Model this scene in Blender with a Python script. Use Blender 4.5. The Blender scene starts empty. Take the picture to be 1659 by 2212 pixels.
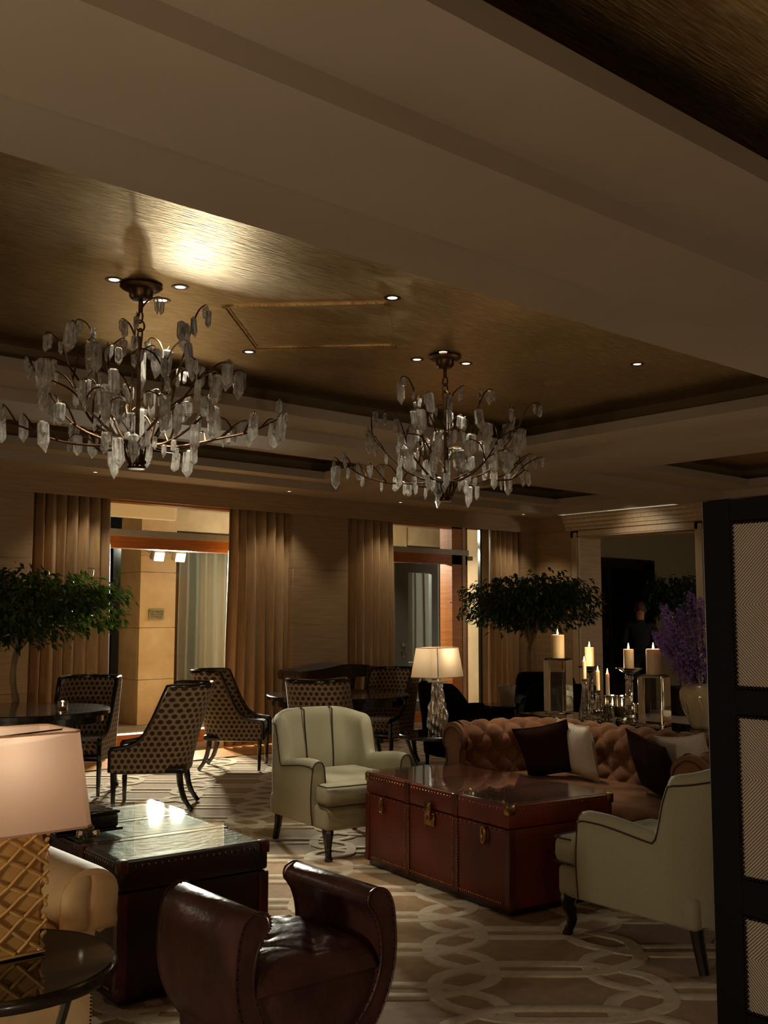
import bpy, bmesh, math, random
from mathutils import Vector, Matrix

random.seed(7)
S = bpy.context.scene
COL = S.collection
PI = math.pi

# ------------------------------------------------------------------ camera
cam_d = bpy.data.cameras.new('camera'); cam = bpy.data.objects.new('camera', cam_d); COL.objects.link(cam)
cam_d.sensor_fit = 'HORIZONTAL'; cam_d.sensor_width = 36.0; cam_d.lens = 36.0 * 2236.0 / 1659.0
cam_d.clip_start = 0.05; cam_d.clip_end = 200
YAW, PIT, ROL = math.radians(40.796), math.radians(5.889), math.radians(0.082)
_f = Vector((math.sin(YAW) * math.cos(PIT), math.cos(YAW) * math.cos(PIT), math.sin(PIT)))
_r = Vector((math.cos(YAW), -math.sin(YAW), 0)); _u = _r.cross(_f)
_r2 = _r * math.cos(ROL) + _u * math.sin(ROL); _u2 = -_r * math.sin(ROL) + _u * math.cos(ROL)
cam.matrix_world = Matrix(((_r2.x, _u2.x, -_f.x, 0), (_r2.y, _u2.y, -_f.y, 0), (_r2.z, _u2.z, -_f.z, 1.45), (0, 0, 0, 1)))
S.camera = cam

# ------------------------------------------------------------------ night sky, exposure
W = bpy.data.worlds.new('night'); S.world = W; W.use_nodes = True
W.node_tree.nodes['Background'].inputs[0].default_value = (0.010, 0.011, 0.014, 1)
W.node_tree.nodes['Background'].inputs[1].default_value = 0.25
S.view_settings.view_transform = 'Standard'; S.view_settings.look = 'None'
S.view_settings.exposure = 0.0; S.view_settings.gamma = 1.0; S.view_settings.use_curve_mapping = False
try:
    cy = S.cycles
    cy.use_denoising = True; cy.max_bounces = 10; cy.diffuse_bounces = 5; cy.glossy_bounces = 5
    cy.transmission_bounces = 10; cy.transparent_max_bounces = 16
    cy.caustics_reflective = False; cy.caustics_refractive = False
    cy.sample_clamp_indirect = 3.0; cy.sample_clamp_direct = 0.0; cy.blur_glossy = 0.6
except Exception:
    pass

# lamp powers (W)
FLOOD_W, DOWN_W, ACCENT_W, NEAR_W, LAMP1_W, LAMP2_W, CANDLE_W = 1750.0, 40.0, 60.0, 36.0, 1.4, 2.4, 0.9

def lamp(name, kind, loc, power, color, radius=0.03, spot=None, blend=0.5, target=None):
    d = bpy.data.lights.new(name, kind); d.energy = power; d.color = color
    if kind == 'AREA': d.size = radius
    else: d.shadow_soft_size = radius
    if spot: d.spot_size = math.radians(spot); d.spot_blend = blend
    o = bpy.data.objects.new(name, d); COL.objects.link(o); o.location = loc
    if target is not None:
        o.rotation_euler = (Vector(target) - Vector(loc)).to_track_quat('-Z', 'Y').to_euler()
    return o
WARM = (1.0, 0.91, 0.76); WARM2 = (1.0, 0.76, 0.50); NEUT = (1.0, 0.93, 0.78)

# ------------------------------------------------------------------ materials
def lin(c):
    return tuple(((v / 255.0) / 12.92 if v / 255.0 <= 0.04045 else ((v / 255.0 + 0.055) / 1.055) ** 2.4) for v in c)
def sock(n, *names):
    for k in names:
        if k in n.inputs: return n.inputs[k]
def P(name, col, rough=0.6, metal=0.0, col2=None, nscale=8.0, ndetail=4.0, bump=0.0, bscale=40.0, spec=0.5, trans=0.0,
      ior=1.45, sheen=0.0, coat=0.0, emit=None, estr=0.0, stretch=(1, 1, 1), alpha=1.0, aniso=0.0, subsurf=0.0):
    m = bpy.data.materials.new(name); m.use_nodes = True
    nt = m.node_tree; b = nt.nodes['Principled BSDF']; L = nt.links
    c1 = lin(col) + (1,)
    b.inputs['Base Color'].default_value = c1
    b.inputs['Roughness'].default_value = rough; b.inputs['Metallic'].default_value = metal
    sock(b, 'Specular IOR Level', 'Specular').default_value = spec
    b.inputs['IOR'].default_value = ior
    sock(b, 'Transmission Weight', 'Transmission').default_value = trans
    if sheen: sock(b, 'Sheen Weight', 'Sheen').default_value = sheen
    if coat: sock(b, 'Coat Weight', 'Clearcoat').default_value = coat; sock(b, 'Coat Roughness').default_value = 0.05
    if subsurf:
        b.inputs['Subsurface Weight'].default_value = subsurf; b.inputs['Subsurface Scale'].default_value = 0.02
    if emit:
        sock(b, 'Emission Color', 'Emission').default_value = lin(emit) + (1,); b.inputs['Emission Strength'].default_value = estr
    if col2 or bump:
        tc = nt.nodes.new('ShaderNodeTexCoord'); mp = nt.nodes.new('ShaderNodeMapping')
        mp.inputs['Scale'].default_value = stretch; L.new(tc.outputs['Object'], mp.inputs['Vector'])
    if col2:
        n = nt.nodes.new('ShaderNodeTexNoise'); n.inputs['Scale'].default_value = nscale; n.inputs['Detail'].default_value = ndetail
        L.new(mp.outputs[0], n.inputs['Vector'])
        r = nt.nodes.new('ShaderNodeValToRGB'); r.color_ramp.elements[0].position = 0.32; r.color_ramp.elements[1].position = 0.68
        r.color_ramp.elements[0].color = c1; r.color_ramp.elements[1].color = lin(col2) + (1,)
        L.new(n.outputs['Fac'], r.inputs['Fac']); L.new(r.outputs['Color'], b.inputs['Base Color'])
    if bump:
        n2 = nt.nodes.new('ShaderNodeTexNoise'); n2.inputs['Scale'].default_value = bscale; n2.inputs['Detail'].default_value = 5
        L.new(mp.outputs[0], n2.inputs['Vector'])
        bp = nt.nodes.new('ShaderNodeBump'); bp.inputs['Strength'].default_value = bump; bp.inputs['Distance'].default_value = 0.01
        L.new(n2.outputs['Fac'], bp.inputs['Height']); L.new(bp.outputs[0], b.inputs['Normal'])
    return m

M = {}
M['plaster'] = P('plaster', (170, 154, 132), 0.75, col2=(163, 147, 125), nscale=1.5)
M['cove'] = P('cove_paint', (120, 98, 62), 0.6)
M['limewood'] = P('pale_oak_panel', (166, 136, 98), 0.5, col2=(148, 118, 82), nscale=3, stretch=(1, 1, 14), bump=0.05, bscale=20)
M['limewood_v'] = P('pale_oak_trim', (188, 164, 126), 0.45, col2=(172, 146, 108), nscale=3, stretch=(14, 14, 1), bump=0.05)
M['orange_wood'] = P('orange_larch', (196, 122, 58), 0.4, col2=(170, 98, 42), nscale=3, stretch=(1, 1, 16), bump=0.03)
M['plank'] = P('oak_floor_plank', (190, 138, 82), 0.22, col2=(160, 108, 58), nscale=5, stretch=(1, 10, 1), bump=0.03)
M['grey_frame'] = P('grey_paint', (112, 116, 110), 0.45)
M['alu'] = P('pale_alloy', (196, 190, 174), 0.35, col2=(184, 178, 160))
M['carpet'] = P('carpet_tan_pile', (168, 134, 92), 0.95, col2=(148, 116, 78), nscale=18, bump=0.6, bscale=260, sheen=0.2)
M['carpet_band'] = P('carpet_cream_pile', (222, 202, 168), 0.95, col2=(204, 182, 146), nscale=14, bump=0.8, bscale=140, sheen=0.2, stretch=(1, 2.2, 1))
M['curtain'] = P('taupe_silk_curtain', (178, 144, 100), 0.55, col2=(160, 126, 84), nscale=10, stretch=(6, 6, .6), sheen=0.08)
M['sheer'] = P('grey_sheer', (150, 152, 146), 0.8)
M['black_lac'] = P('black_lacquer', (14, 11, 10), 0.18, coat=0.6)
M['black_wood'] = P('ebonised_wood', (22, 15, 11), 0.25, coat=0.4, bump=0.02)
M['dark_wood'] = P('dark_driftwood', (58, 38, 26), 0.6, col2=(36, 22, 14), nscale=6, bump=0.4, bscale=14)
M['bronze'] = P('aged_bronze', (96, 74, 50), 0.34, metal=1.0, col2=(66, 48, 32), nscale=20, bump=0.1, bscale=60)
M['steel'] = P('silvered_metal', (198, 194, 188), 0.22, metal=1.0, bump=0.3, bscale=60)
M['brass'] = P('old_brass', (176, 138, 84), 0.3, metal=1.0, col2=(120, 88, 48), nscale=30)
M['olive'] = P('olive_linen', (166, 158, 126), 0.85, col2=(158, 150, 118), nscale=120, sheen=0.08, bump=0.12, bscale=500)
M['piping'] = P('brown_piping', (56, 36, 24), 0.7)
M['velvet'] = P('rust_velvet', (126, 84, 49), 0.9, col2=(102, 64, 36), spec=0.2, nscale=12, sheen=0.12)
M['cushion_w'] = P('off_white_linen', (206, 190, 166), 0.9, col2=(196, 178, 152), nscale=40, bump=0.2, bscale=30)
M['cushion_d'] = P('chocolate_velvet', (40, 22, 14), 0.95, spec=0.1)
M['black_fab'] = P('black_velvet', (14, 11, 10), 0.95, spec=0.1)
M['brown_lea'] = P('oxblood_leather', (118, 46, 27), 0.45, col2=(90, 31, 18), nscale=4, bump=0.15, bscale=60)
M['dark_lea'] = P('dark_red_leather', (52, 17, 11), 0.38, col2=(30, 9, 6), nscale=4, bump=0.15, bscale=60)
M['lid_lea'] = P('sheen_lid_leather', (84, 62, 44), 0.46, col2=(58, 40, 28), nscale=9, bump=0.6, bscale=22, spec=1.0, stretch=(1, 1.6, 1))  # tan lightened to carry the floodlight sheen on the dark trunk's lid
M['trim_lea'] = P('trunk_strap_leather', (92, 30, 18), 0.4, col2=(70, 22, 12), nscale=10)
M['stool_lea'] = P('espresso_leather', (82, 48, 44), 0.33, col2=(52, 29, 26), nscale=6, bump=0.35, bscale=26)
M['cream_lea'] = P('cream_leather', (212, 178, 128), 0.68, col2=(200, 166, 116), nscale=7, bump=0.12, bscale=18)
M['gold_ceramic'] = P('ochre_ceramic', (198, 154, 90), 0.35, col2=(178, 134, 74), nscale=10)
M['wax'] = P('ivory_wax', (236, 208, 160), 0.5, subsurf=0.35)
M['wick'] = P('wick', (30, 22, 16), 0.9)
M['glass'] = P('crystal_glass', (250, 250, 246), 0.02, trans=1.0, ior=1.5)
M['bark'] = P('grey_bark', (160, 136, 102), 0.85, col2=(122, 98, 70), nscale=14, stretch=(1, 1, .3), bump=0.5, bscale=30)
M['pot'] = P('dark_pot', (40, 30, 24), 0.5)
M['soil'] = P('soil', (34, 24, 16), 1.0)
M['vase'] = P('cream_glaze', (206, 184, 140), 0.18, coat=0.5, bump=0.35, bscale=9)
M['stone'] = P('beige_travertine', (204, 180, 142), 0.7, col2=(178, 150, 110), nscale=2.2, ndetail=6, bump=0.15, bscale=30)
M['stone_floor'] = P('terrace_stone', (168, 150, 122), 0.6, col2=(140, 122, 96), nscale=3)
M['ext_dark'] = P('near_black_gloss', (22, 24, 22), 0.15)
M['white_panel'] = P('white_board', (220, 214, 196), 0.6)
M['screen_frame'] = P('black_leather_frame', (18, 14, 12), 0.7, spec=0.2)
M['nail'] = P('blackened_nail', (44, 36, 30), 0.25, metal=1.0)
M['skin'] = P('skin', (170, 110, 82), 0.6, subsurf=0.1)
M['hair'] = P('auburn_hair', (70, 34, 20), 0.6)
M['cloth_black'] = P('black_cloth', (14, 13, 13), 0.9)
M['olive_wall'] = P('olive_wall', (116, 104, 74), 0.8)
M['rubber'] = P('rubber', (16, 16, 16), 0.7)
M['plaque'] = P('plaque_metal', (140, 136, 108), 0.4, metal=0.3)
M['ink'] = P('dark_lettering', (52, 46, 34), 0.7)
M['lilac'] = P('lilac_petal', (150, 112, 170), 0.8, col2=(104, 72, 132), nscale=30)
M['stem'] = P('green_stem', (44, 46, 22), 0.8)

def leaf_mat(name, c1, c2):
    m = P(name, c1, 0.32, col2=c2, nscale=3); nt = m.node_tree; b = nt.nodes['Principled BSDF']
    t = nt.nodes.new('ShaderNodeBsdfTranslucent'); t.inputs[0].default_value = lin((66, 90, 26)) + (1,)
    mx = nt.nodes.new('ShaderNodeMixShader'); mx.inputs[0].default_value = 0.18
    nt.links.new(b.outputs[0], mx.inputs[1]); nt.links.new(t.outputs[0], mx.inputs[2])
    nt.links.new(mx.outputs[0], nt.nodes['Material Output'].inputs[0]); return m
M['leaf'] = leaf_mat('ficus_leaf', (58, 80, 36), (34, 52, 22))
M['leaf_d'] = leaf_mat('dark_leaf', (50, 68, 34), (36, 50, 24))

def pane_mat(name, tint=(1, 1, 1), gloss=1.0):
    m = bpy.data.materials.new(name); m.use_nodes = True; nt = m.node_tree; nt.nodes.remove(nt.nodes['Principled BSDF'])
    t = nt.nodes.new('ShaderNodeBsdfTransparent'); t.inputs[0].default_value = tint + (1,)
    g = nt.nodes.new('ShaderNodeBsdfGlossy'); g.inputs['Roughness'].default_value = 0.02
    f = nt.nodes.new('ShaderNodeLayerWeight'); f.inputs[0].default_value = .5      # Schlick, the same on both faces of the sheet
    pw = nt.nodes.new('ShaderNodeMath'); pw.operation = 'POWER'; pw.inputs[1].default_value = 5.0
    k = nt.nodes.new('ShaderNodeMath'); k.operation = 'MULTIPLY_ADD'; k.inputs[1].default_value = .96 * gloss; k.inputs[2].default_value = .04 * gloss
    mx = nt.nodes.new('ShaderNodeMixShader'); L = nt.links
    L.new(f.outputs['Facing'], pw.inputs[0]); L.new(pw.outputs[0], k.inputs[0]); L.new(k.outputs[0], mx.inputs[0]); L.new(t.outputs[0], mx.inputs[1]); L.new(g.outputs[0], mx.inputs[2])
    L.new(mx.outputs[0], nt.nodes['Material Output'].inputs[0]); return m
M['pane'] = pane_mat('window_pane', (0.94, 0.96, 0.94))
M['glass_top'] = pane_mat('plate_glass', (0.95, 0.98, 0.95))
M['glass_edge'] = P('green_glass_edge', (60, 150, 130), 0.1, trans=0.7)
M['black_glass'] = P('black_glass', (8, 8, 7), 0.04, coat=0.3)

def emis(name, col, s):
    m = bpy.data.materials.new(name); m.use_nodes = True; nt = m.node_tree; nt.nodes.remove(nt.nodes['Principled BSDF'])
    e = nt.nodes.new('ShaderNodeEmission'); e.inputs[0].default_value = lin(col) + (1,); e.inputs[1].default_value = s
    nt.links.new(e.outputs[0], nt.nodes['Material Output'].inputs[0]); return m
M['flame'] = emis('flame', (255, 214, 130), 45.0)
M['bulb'] = emis('downlight_bulb', (255, 236, 200), 4.0)
M['flood'] = emis('flood_lens', (255, 240, 205), 10.0)
M['wash'] = emis('wall_washer_strip', (255, 236, 204), 0.55)
M['tea'] = emis('tea_flame', (255, 226, 160), 12.0)

def shade_mat(name, col, tr):
    m = P(name, col, 0.9, bump=0.05, bscale=200); nt = m.node_tree; b = nt.nodes['Principled BSDF']
    t = nt.nodes.new('ShaderNodeBsdfTranslucent'); t.inputs[0].default_value = lin(col) + (1,)
    mx = nt.nodes.new('ShaderNodeMixShader'); mx.inputs[0].default_value = tr
    nt.links.new(b.outputs[0], mx.inputs[1]); nt.links.new(t.outputs[0], mx.inputs[2])
    nt.links.new(mx.outputs[0], nt.nodes['Material Output'].inputs[0]); return m
M['shade1'] = shade_mat('linen_shade_pink', (228, 196, 168), 0.5)
M['shade2'] = shade_mat('linen_shade_tan', (236, 208, 164), 0.5)
def quartz():
    """clear crystal clouded by milky veins"""
    m = bpy.data.materials.new('milky_quartz'); m.use_nodes = True; nt = m.node_tree; L = nt.links; b = nt.nodes['Principled BSDF']
    b.inputs['Base Color'].default_value = lin((252, 249, 242)) + (1,); b.inputs['Roughness'].default_value = .07; b.inputs['IOR'].default_value = 1.5
    sock(b, 'Transmission Weight', 'Transmission').default_value = 1.0
    t = nt.nodes.new('ShaderNodeBsdfTranslucent'); t.inputs[0].default_value = lin((255, 250, 240)) + (1,)
    d = nt.nodes.new('ShaderNodeBsdfDiffuse'); d.inputs[0].default_value = lin((250, 244, 232)) + (1,)
    td = nt.nodes.new('ShaderNodeMixShader'); td.inputs[0].default_value = .45; L.new(t.outputs[0], td.inputs[1]); L.new(d.outputs[0], td.inputs[2])
    tc = nt.nodes.new('ShaderNodeTexCoord'); oi = nt.nodes.new('ShaderNodeObjectInfo'); ad = nt.nodes.new('ShaderNodeVectorMath'); ad.operation = 'ADD'
    L.new(tc.outputs['Object'], ad.inputs[0]); L.new(oi.outputs['Location'], ad.inputs[1])
    n = nt.nodes.new('ShaderNodeTexNoise'); n.inputs['Scale'].default_value = 2.6; n.inputs['Detail'].default_value = 3; L.new(ad.outputs[0], n.inputs['Vector'])
    r = nt.nodes.new('ShaderNodeMapRange'); r.inputs[1].default_value = .38; r.inputs[2].default_value = .66; r.inputs[3].default_value = .12; r.inputs[4].default_value = .80; L.new(n.outputs['Fac'], r.inputs[0])
    mx = nt.nodes.new('ShaderNodeMixShader'); L.new(r.outputs[0], mx.inputs[0]); L.new(b.outputs[0], mx.inputs[1]); L.new(td.outputs[0], mx.inputs[2])
    L.new(mx.outputs[0], nt.nodes['Material Output'].inputs[0]); return m
M['quartz'] = quartz()

def gold():
    m = bpy.data.materials.new('gold_leaf_ceiling'); m.use_nodes = True; nt = m.node_tree; L = nt.links
    b = nt.nodes['Principled BSDF']; b.inputs['Metallic'].default_value = 1.0
    tc = nt.nodes.new('ShaderNodeTexCoord')
    def strokes(rot, sc, st):
        mp = nt.nodes.new('ShaderNodeMapping'); mp.inputs['Rotation'].default_value = (0, 0, rot); mp.inputs['Scale'].default_value = st
        L.new(tc.outputs['Object'], mp.inputs[0])
        n = nt.nodes.new('ShaderNodeTexNoise'); n.inputs['Scale'].default_value = sc; n.inputs['Detail'].default_value = 5; L.new(mp.outputs[0], n.inputs[0]); return n
    a = strokes(0.5, 9, (1, 12, 1)); c = strokes(-0.9, 9, (1, 11, 1)); d = strokes(0.1, 1.3, (1, 1.6, 1))
    mx = nt.nodes.new('ShaderNodeMix'); mx.data_type = 'FLOAT'; L.new(d.outputs['Fac'], mx.inputs[0]); L.new(a.outputs['Fac'], mx.inputs[2]); L.new(c.outputs['Fac'], mx.inputs[3])
    r = nt.nodes.new('ShaderNodeValToRGB'); r.color_ramp.elements[0].position = .3; r.color_ramp.elements[1].position = .72
    r.color_ramp.elements[0].color = lin((150, 120, 70)) + (1,); r.color_ramp.elements[1].color = lin((240, 216, 166)) + (1,)
    L.new(mx.outputs[0], r.inputs[0]); L.new(r.outputs[0], b.inputs['Base Color'])
    rr = nt.nodes.new('ShaderNodeMapRange'); rr.inputs[3].default_value = .21; rr.inputs[4].default_value = .45
    L.new(d.outputs['Fac'], rr.inputs[0]); L.new(rr.outputs[0], b.inputs['Roughness'])
    bp = nt.nodes.new('ShaderNodeBump'); bp.inputs['Strength'].default_value = .30; bp.inputs['Distance'].default_value = .02
    L.new(mx.outputs[0], bp.inputs['Height']); L.new(bp.outputs[0], b.inputs['Normal'])
    return m
M['gold'] = gold()

def dots():
    """hexagonal array of brown dots on beige, laid out on the UV map (in metres)"""
    m = bpy.data.materials.new('dotted_chenille'); m.use_nodes = True; nt = m.node_tree; L = nt.links; b = nt.nodes['Principled BSDF']
    b.inputs['Roughness'].default_value = .8; sock(b, 'Sheen Weight', 'Sheen').default_value = .3
    uv = nt.nodes.new('ShaderNodeUVMap'); sp = nt.nodes.new('ShaderNodeSeparateXYZ'); L.new(uv.outputs[0], sp.inputs[0])
    def mth(op, a, bb=None):
        n = nt.nodes.new('ShaderNodeMath'); n.operation = op
        for i, v in enumerate((a, bb)):
            if v is None: continue
            if isinstance(v, (int, float)): n.inputs[i].default_value = v
            else: L.new(v, n.inputs[i])
        return n.outputs[0]
    px, py = 0.048, 0.048 * 1.732
    def cell(ox, oy):
        fx = mth('SUBTRACT', mth('FRACT', mth('ADD', mth('DIVIDE', sp.outputs[0], px), ox)), .5)
        fy = mth('SUBTRACT', mth('FRACT', mth('ADD', mth('DIVIDE', sp.outputs[1], py), oy)), .5)
        fx = mth('MULTIPLY', fx, px); fy = mth('MULTIPLY', fy, py)
        return mth('SQRT', mth('ADD', mth('MULTIPLY', fx, fx), mth('MULTIPLY', fy, fy)))
    d = mth('MINIMUM', cell(0, 0), cell(.5, .5))
    k = nt.nodes.new('ShaderNodeMapRange'); k.inputs[1].default_value = .0145; k.inputs[2].default_value = .0175; L.new(d, k.inputs[0])
    mx = nt.nodes.new('ShaderNodeMix'); mx.data_type = 'RGBA'; L.new(k.outputs[0], mx.inputs[0])
    mx.inputs[6].default_value = lin((62, 34, 18)) + (1,); mx.inputs[7].default_value = lin((158, 132, 98)) + (1,)
    L.new(mx.outputs[2], b.inputs['Base Color']); return m
M['dots'] = dots()

def herring():
    """twill stripes that change direction every 0.30 m"""
    m = bpy.data.materials.new('herringbone_fabric'); m.use_nodes = True; nt = m.node_tree; L = nt.links; b = nt.nodes['Principled BSDF']
    b.inputs['Roughness'].default_value = .85
    tc = nt.nodes.new('ShaderNodeTexCoord'); sp = nt.nodes.new('ShaderNodeSeparateXYZ'); L.new(tc.outputs['Object'], sp.inputs[0])
    def mth(op, a, bb=None):
        n = nt.nodes.new('ShaderNodeMath'); n.operation = op
        for i, v in enumerate((a, bb)):
            if v is None: continue
            if isinstance(v, (int, float)): n.inputs[i].default_value = v
            else: L.new(v, n.inputs[i])
        return n.outputs[0]
    zz = mth('PINGPONG', mth('ADD', sp.outputs[2], 1.22 - 1.5025), .61)
    s = mth('SINE', mth('MULTIPLY', mth('ADD', mth('MULTIPLY', sp.outputs[1], 1.0), zz), 520.0))
    k = nt.nodes.new('ShaderNodeMapRange'); k.inputs[1].default_value = -.4; k.inputs[2].default_value = .5; L.new(s, k.inputs[0])
    mx = nt.nodes.new('ShaderNodeMix'); mx.data_type = 'RGBA'; L.new(k.outputs[0], mx.inputs[0])
    mx.inputs[6].default_value = lin((112, 98, 80)) + (1,); mx.inputs[7].default_value = lin((206, 190, 166)) + (1,)
    L.new(mx.outputs[2], b.inputs['Base Color'])
    bp = nt.nodes.new('ShaderNodeBump'); bp.inputs['Strength'].default_value = .3; bp.inputs['Distance'].default_value = .002
    L.new(s, bp.inputs['Height']); L.new(bp.outputs[0], b.inputs['Normal']); return m
M['herring'] = herring()

# ------------------------------------------------------------------ mesh helpers
class MB:
    def __init__(s): s.v = []; s.f = []; s.uv = None
    def add(s, vs, fs, mat=None):
        o = len(s.v)
        s.v += [tuple(mat @ Vector(p)) if mat else tuple(p) for p in vs]
        s.f += [tuple(i + o for i in f) for f in fs]; return s
    def box(s, x0, x1, y0, y1, z0, z1, mat=None):
        vs = [(x0, y0, z0), (x1, y0, z0), (x1, y1, z0), (x0, y1, z0), (x0, y0, z1), (x1, y0, z1), (x1, y1, z1), (x0, y1, z1)]
        return s.add(vs, [(0, 3, 2, 1), (4, 5, 6, 7), (0, 1, 5, 4), (1, 2, 6, 5), (2, 3, 7, 6), (3, 0, 4, 7)], mat)
    def rbox(s, x0, x1, y0, y1, z0, z1, r=0.02, seg=2, mat=None):
        bm = bmesh.new(); bmesh.ops.create_cube(bm, size=1)
        for v in bm.verts:
            v.co = Vector(((x0 + x1) / 2 + v.co.x * (x1 - x0), (y0 + y1) / 2 + v.co.y * (y1 - y0), (z0 + z1) / 2 + v.co.z * (z1 - z0)))
        r = min(r, .499 * min(x1 - x0, y1 - y0, z1 - z0))
        bmesh.ops.bevel(bm, geom=bm.edges[:], offset=r, segments=seg, profile=.5, affect='EDGES')
        bm.verts.index_update()
        s.add([v.co[:] for v in bm.verts], [tuple(v.index for v in f.verts) for f in bm.faces], mat); bm.free(); return s
    def quad(s, a, b, c, d): return s.add([a, b, c, d], [(0, 1, 2, 3)])
    def lathe(s, prof, n=24, c=(0, 0, 0), mat=None, sx=1.0, sy=1.0):
        vs = []; fs = []; k = len(prof)
        for i in range(n):
            a = 2 * PI * i / n
            for r, z in prof: vs.append((c[0] + r * math.cos(a) * sx, c[1] + r * math.sin(a) * sy, c[2] + z))
        for i in range(n):
            j = (i + 1) % n
            for q in range(k - 1):
                fs.append((i * k + q, j * k + q, j * k + q + 1, i * k + q + 1))
        if prof[0][0] > 1e-4: fs.append(tuple(i * k for i in range(n))[::-1])
        if prof[-1][0] > 1e-4: fs.append(tuple(i * k + k - 1 for i in range(n)))
        return s.add(vs, fs, mat)
    def tube(s, pts, rad, n=8, cap=True, flat=1.0, closed=False):
        pts = [Vector(p) for p in pts]; k = len(pts)
        if not hasattr(rad, '__len__'): rad = [rad] * k
        vs = []; fs = []; up = None
        for i in range(k):
            t = (pts[(i + 1) % k] - pts[i - 1]) if closed else (pts[min(i + 1, k - 1)] - pts[max(i - 1, 0)])
            if t.length < 1e-9: t = Vector((0, 0, 1))
            t.normalize()
            if up is None:
                up = Vector((0, 0, 1)) if abs(t.z) < .9 else Vector((1, 0, 0))
            a = t.cross(up)
            if a.length < 1e-6: a = t.cross(Vector((0, 1, 0)))
            a.normalize(); b = a.cross(t).normalized(); up = b
            for j in range(n):
                w = 2 * PI * j / n; vs.append(tuple(pts[i] + a * (rad[i] * math.cos(w)) + b * (rad[i] * flat * math.sin(w))))
        m = k if closed else k - 1
        for i in range(m):
            for j in range(n):
                i2 = (i + 1) % k
                fs.append((i * n + j, i * n + (j + 1) % n, i2 * n + (j + 1) % n, i2 * n + j))
        if cap and not closed:
            fs.append(tuple(range(n))[::-1]); fs.append(tuple((k - 1) * n + j for j in range(n)))
        return s.add(vs, fs)
    def grid(s, nu, nv, fn, cu=False, cv=False, uvfn=None):
        o = len(s.v); vs = []; fs = []
        for i in range(nu):
            for j in range(nv): vs.append(fn(i / (nu if cu else nu - 1), j / (nv if cv else nv - 1)))
        for i in range(nu if cu else nu - 1):
            for j in range(nv if cv else nv - 1):
                i2 = (i + 1) % nu; j2 = (j + 1) % nv
                fs.append((i * nv + j, i2 * nv + j, i2 * nv + j2, i * nv + j2))
        return s.add(vs, fs)
    def prism(s, poly, z0, z1, mat=None):
        n = len(poly); vs = [(x, y, z0) for x, y in poly] + [(x, y, z1) for x, y in poly]
        fs = [tuple(range(n))[::-1], tuple(range(n, 2 * n))] + [(i, (i + 1) % n, n + (i + 1) % n, n + i) for i in range(n)]
        return s.add(vs, fs, mat)
    def mesh(s, name):
        me = bpy.data.meshes.new(name); me.from_pydata(s.v, [], s.f); me.update(); return me
    def build(s, name, mat, parent=None, smooth=True, ang=38, recalc=True):
        me = s.mesh(name)
        if recalc:
            bm = bmesh.new(); bm.from_mesh(me); bmesh.ops.recalc_face_normals(bm, faces=bm.faces[:]); bm.to_mesh(me); bm.free()
        if smooth:
            me.polygons.foreach_set('use_smooth', [True] * len(me.polygons))
            try: me.set_sharp_from_angle(angle=math.radians(ang))
            except Exception: pass
        if mat: me.materials.append(M[mat] if isinstance(mat, str) else mat)
        o = bpy.data.objects.new(name, me); COL.objects.link(o)
        if parent: o.parent = parent
        return o

def inst(name, me, parent=None, loc=(0, 0, 0), rot=(0, 0, 0), scale=(1, 1, 1)):
    o = bpy.data.objects.new(name, me); COL.objects.link(o)
    if parent: o.parent = parent
    o.location = loc; o.rotation_euler = rot; o.scale = scale; return o
def tag(o, label=None, cat=None, group=None, kind=None):
    if label: o['label'] = label
    if cat: o['category'] = cat
    if group: o['group'] = group
    if kind: o['kind'] = kind
    return o
def thing(name, loc=(0, 0, 0), rz=0.0, label=None, cat=None, group=None, kind=None):
    o = bpy.data.objects.new(name, None); COL.objects.link(o); o.empty_display_size = .1
    o.location = loc; o.rotation_euler = (0, 0, rz); return tag(o, label, cat, group, kind)
def struct(name, mb, mat, parent=None, smooth=False):
    o = mb.build(name, mat, parent, smooth)
    if not parent: o['kind'] = 'structure'
    return o
def dup(root, loc, rz, label, group=None):
    r = root.copy(); COL.objects.link(r); r.location = loc; r.rotation_euler = (0, 0, rz); r['label'] = label
    if group: r['group'] = group
    for ch in list(root.children):
        c = ch.copy(); COL.objects.link(c); c.parent = r
        for g in ch.children:
            d = g.copy(); COL.objects.link(d); d.parent = c
    return r
def sstep(a, b, x):
    t = max(0, min(1, (x - a) / (b - a))); return t * t * (3 - 2 * t)
def bez(pts, n):
    """Catmull-Rom through the points"""
    pts = [Vector(p) for p in pts]; out = []
    k = len(pts)
    for i in range(k - 1):
        p0 = pts[max(i - 1, 0)]; p1 = pts[i]; p2 = pts[i + 1]; p3 = pts[min(i + 2, k - 1)]
        for j in range(n):
            t = j / n
            out.append(.5 * ((2 * p1) + (p2 - p0) * t + (2 * p0 - 5 * p1 + 4 * p2 - p3) * t * t + (3 * p1 - p0 - 3 * p2 + p3) * t ** 3))
    out.append(pts[-1]); return out

# ================================================================== THE SETTING
X0, X1, Y0, YP = -2.4, 11.57, -2.2, 9.94      # room bounds; YP = face of the pelmet over the windows
ZS, Z1, ZL, ZC = 2.91, 2.995, 3.08, 3.20       # soffit, step, lip and coffer ceiling heights
YW = 10.40                                     # plane of the window frames

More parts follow.
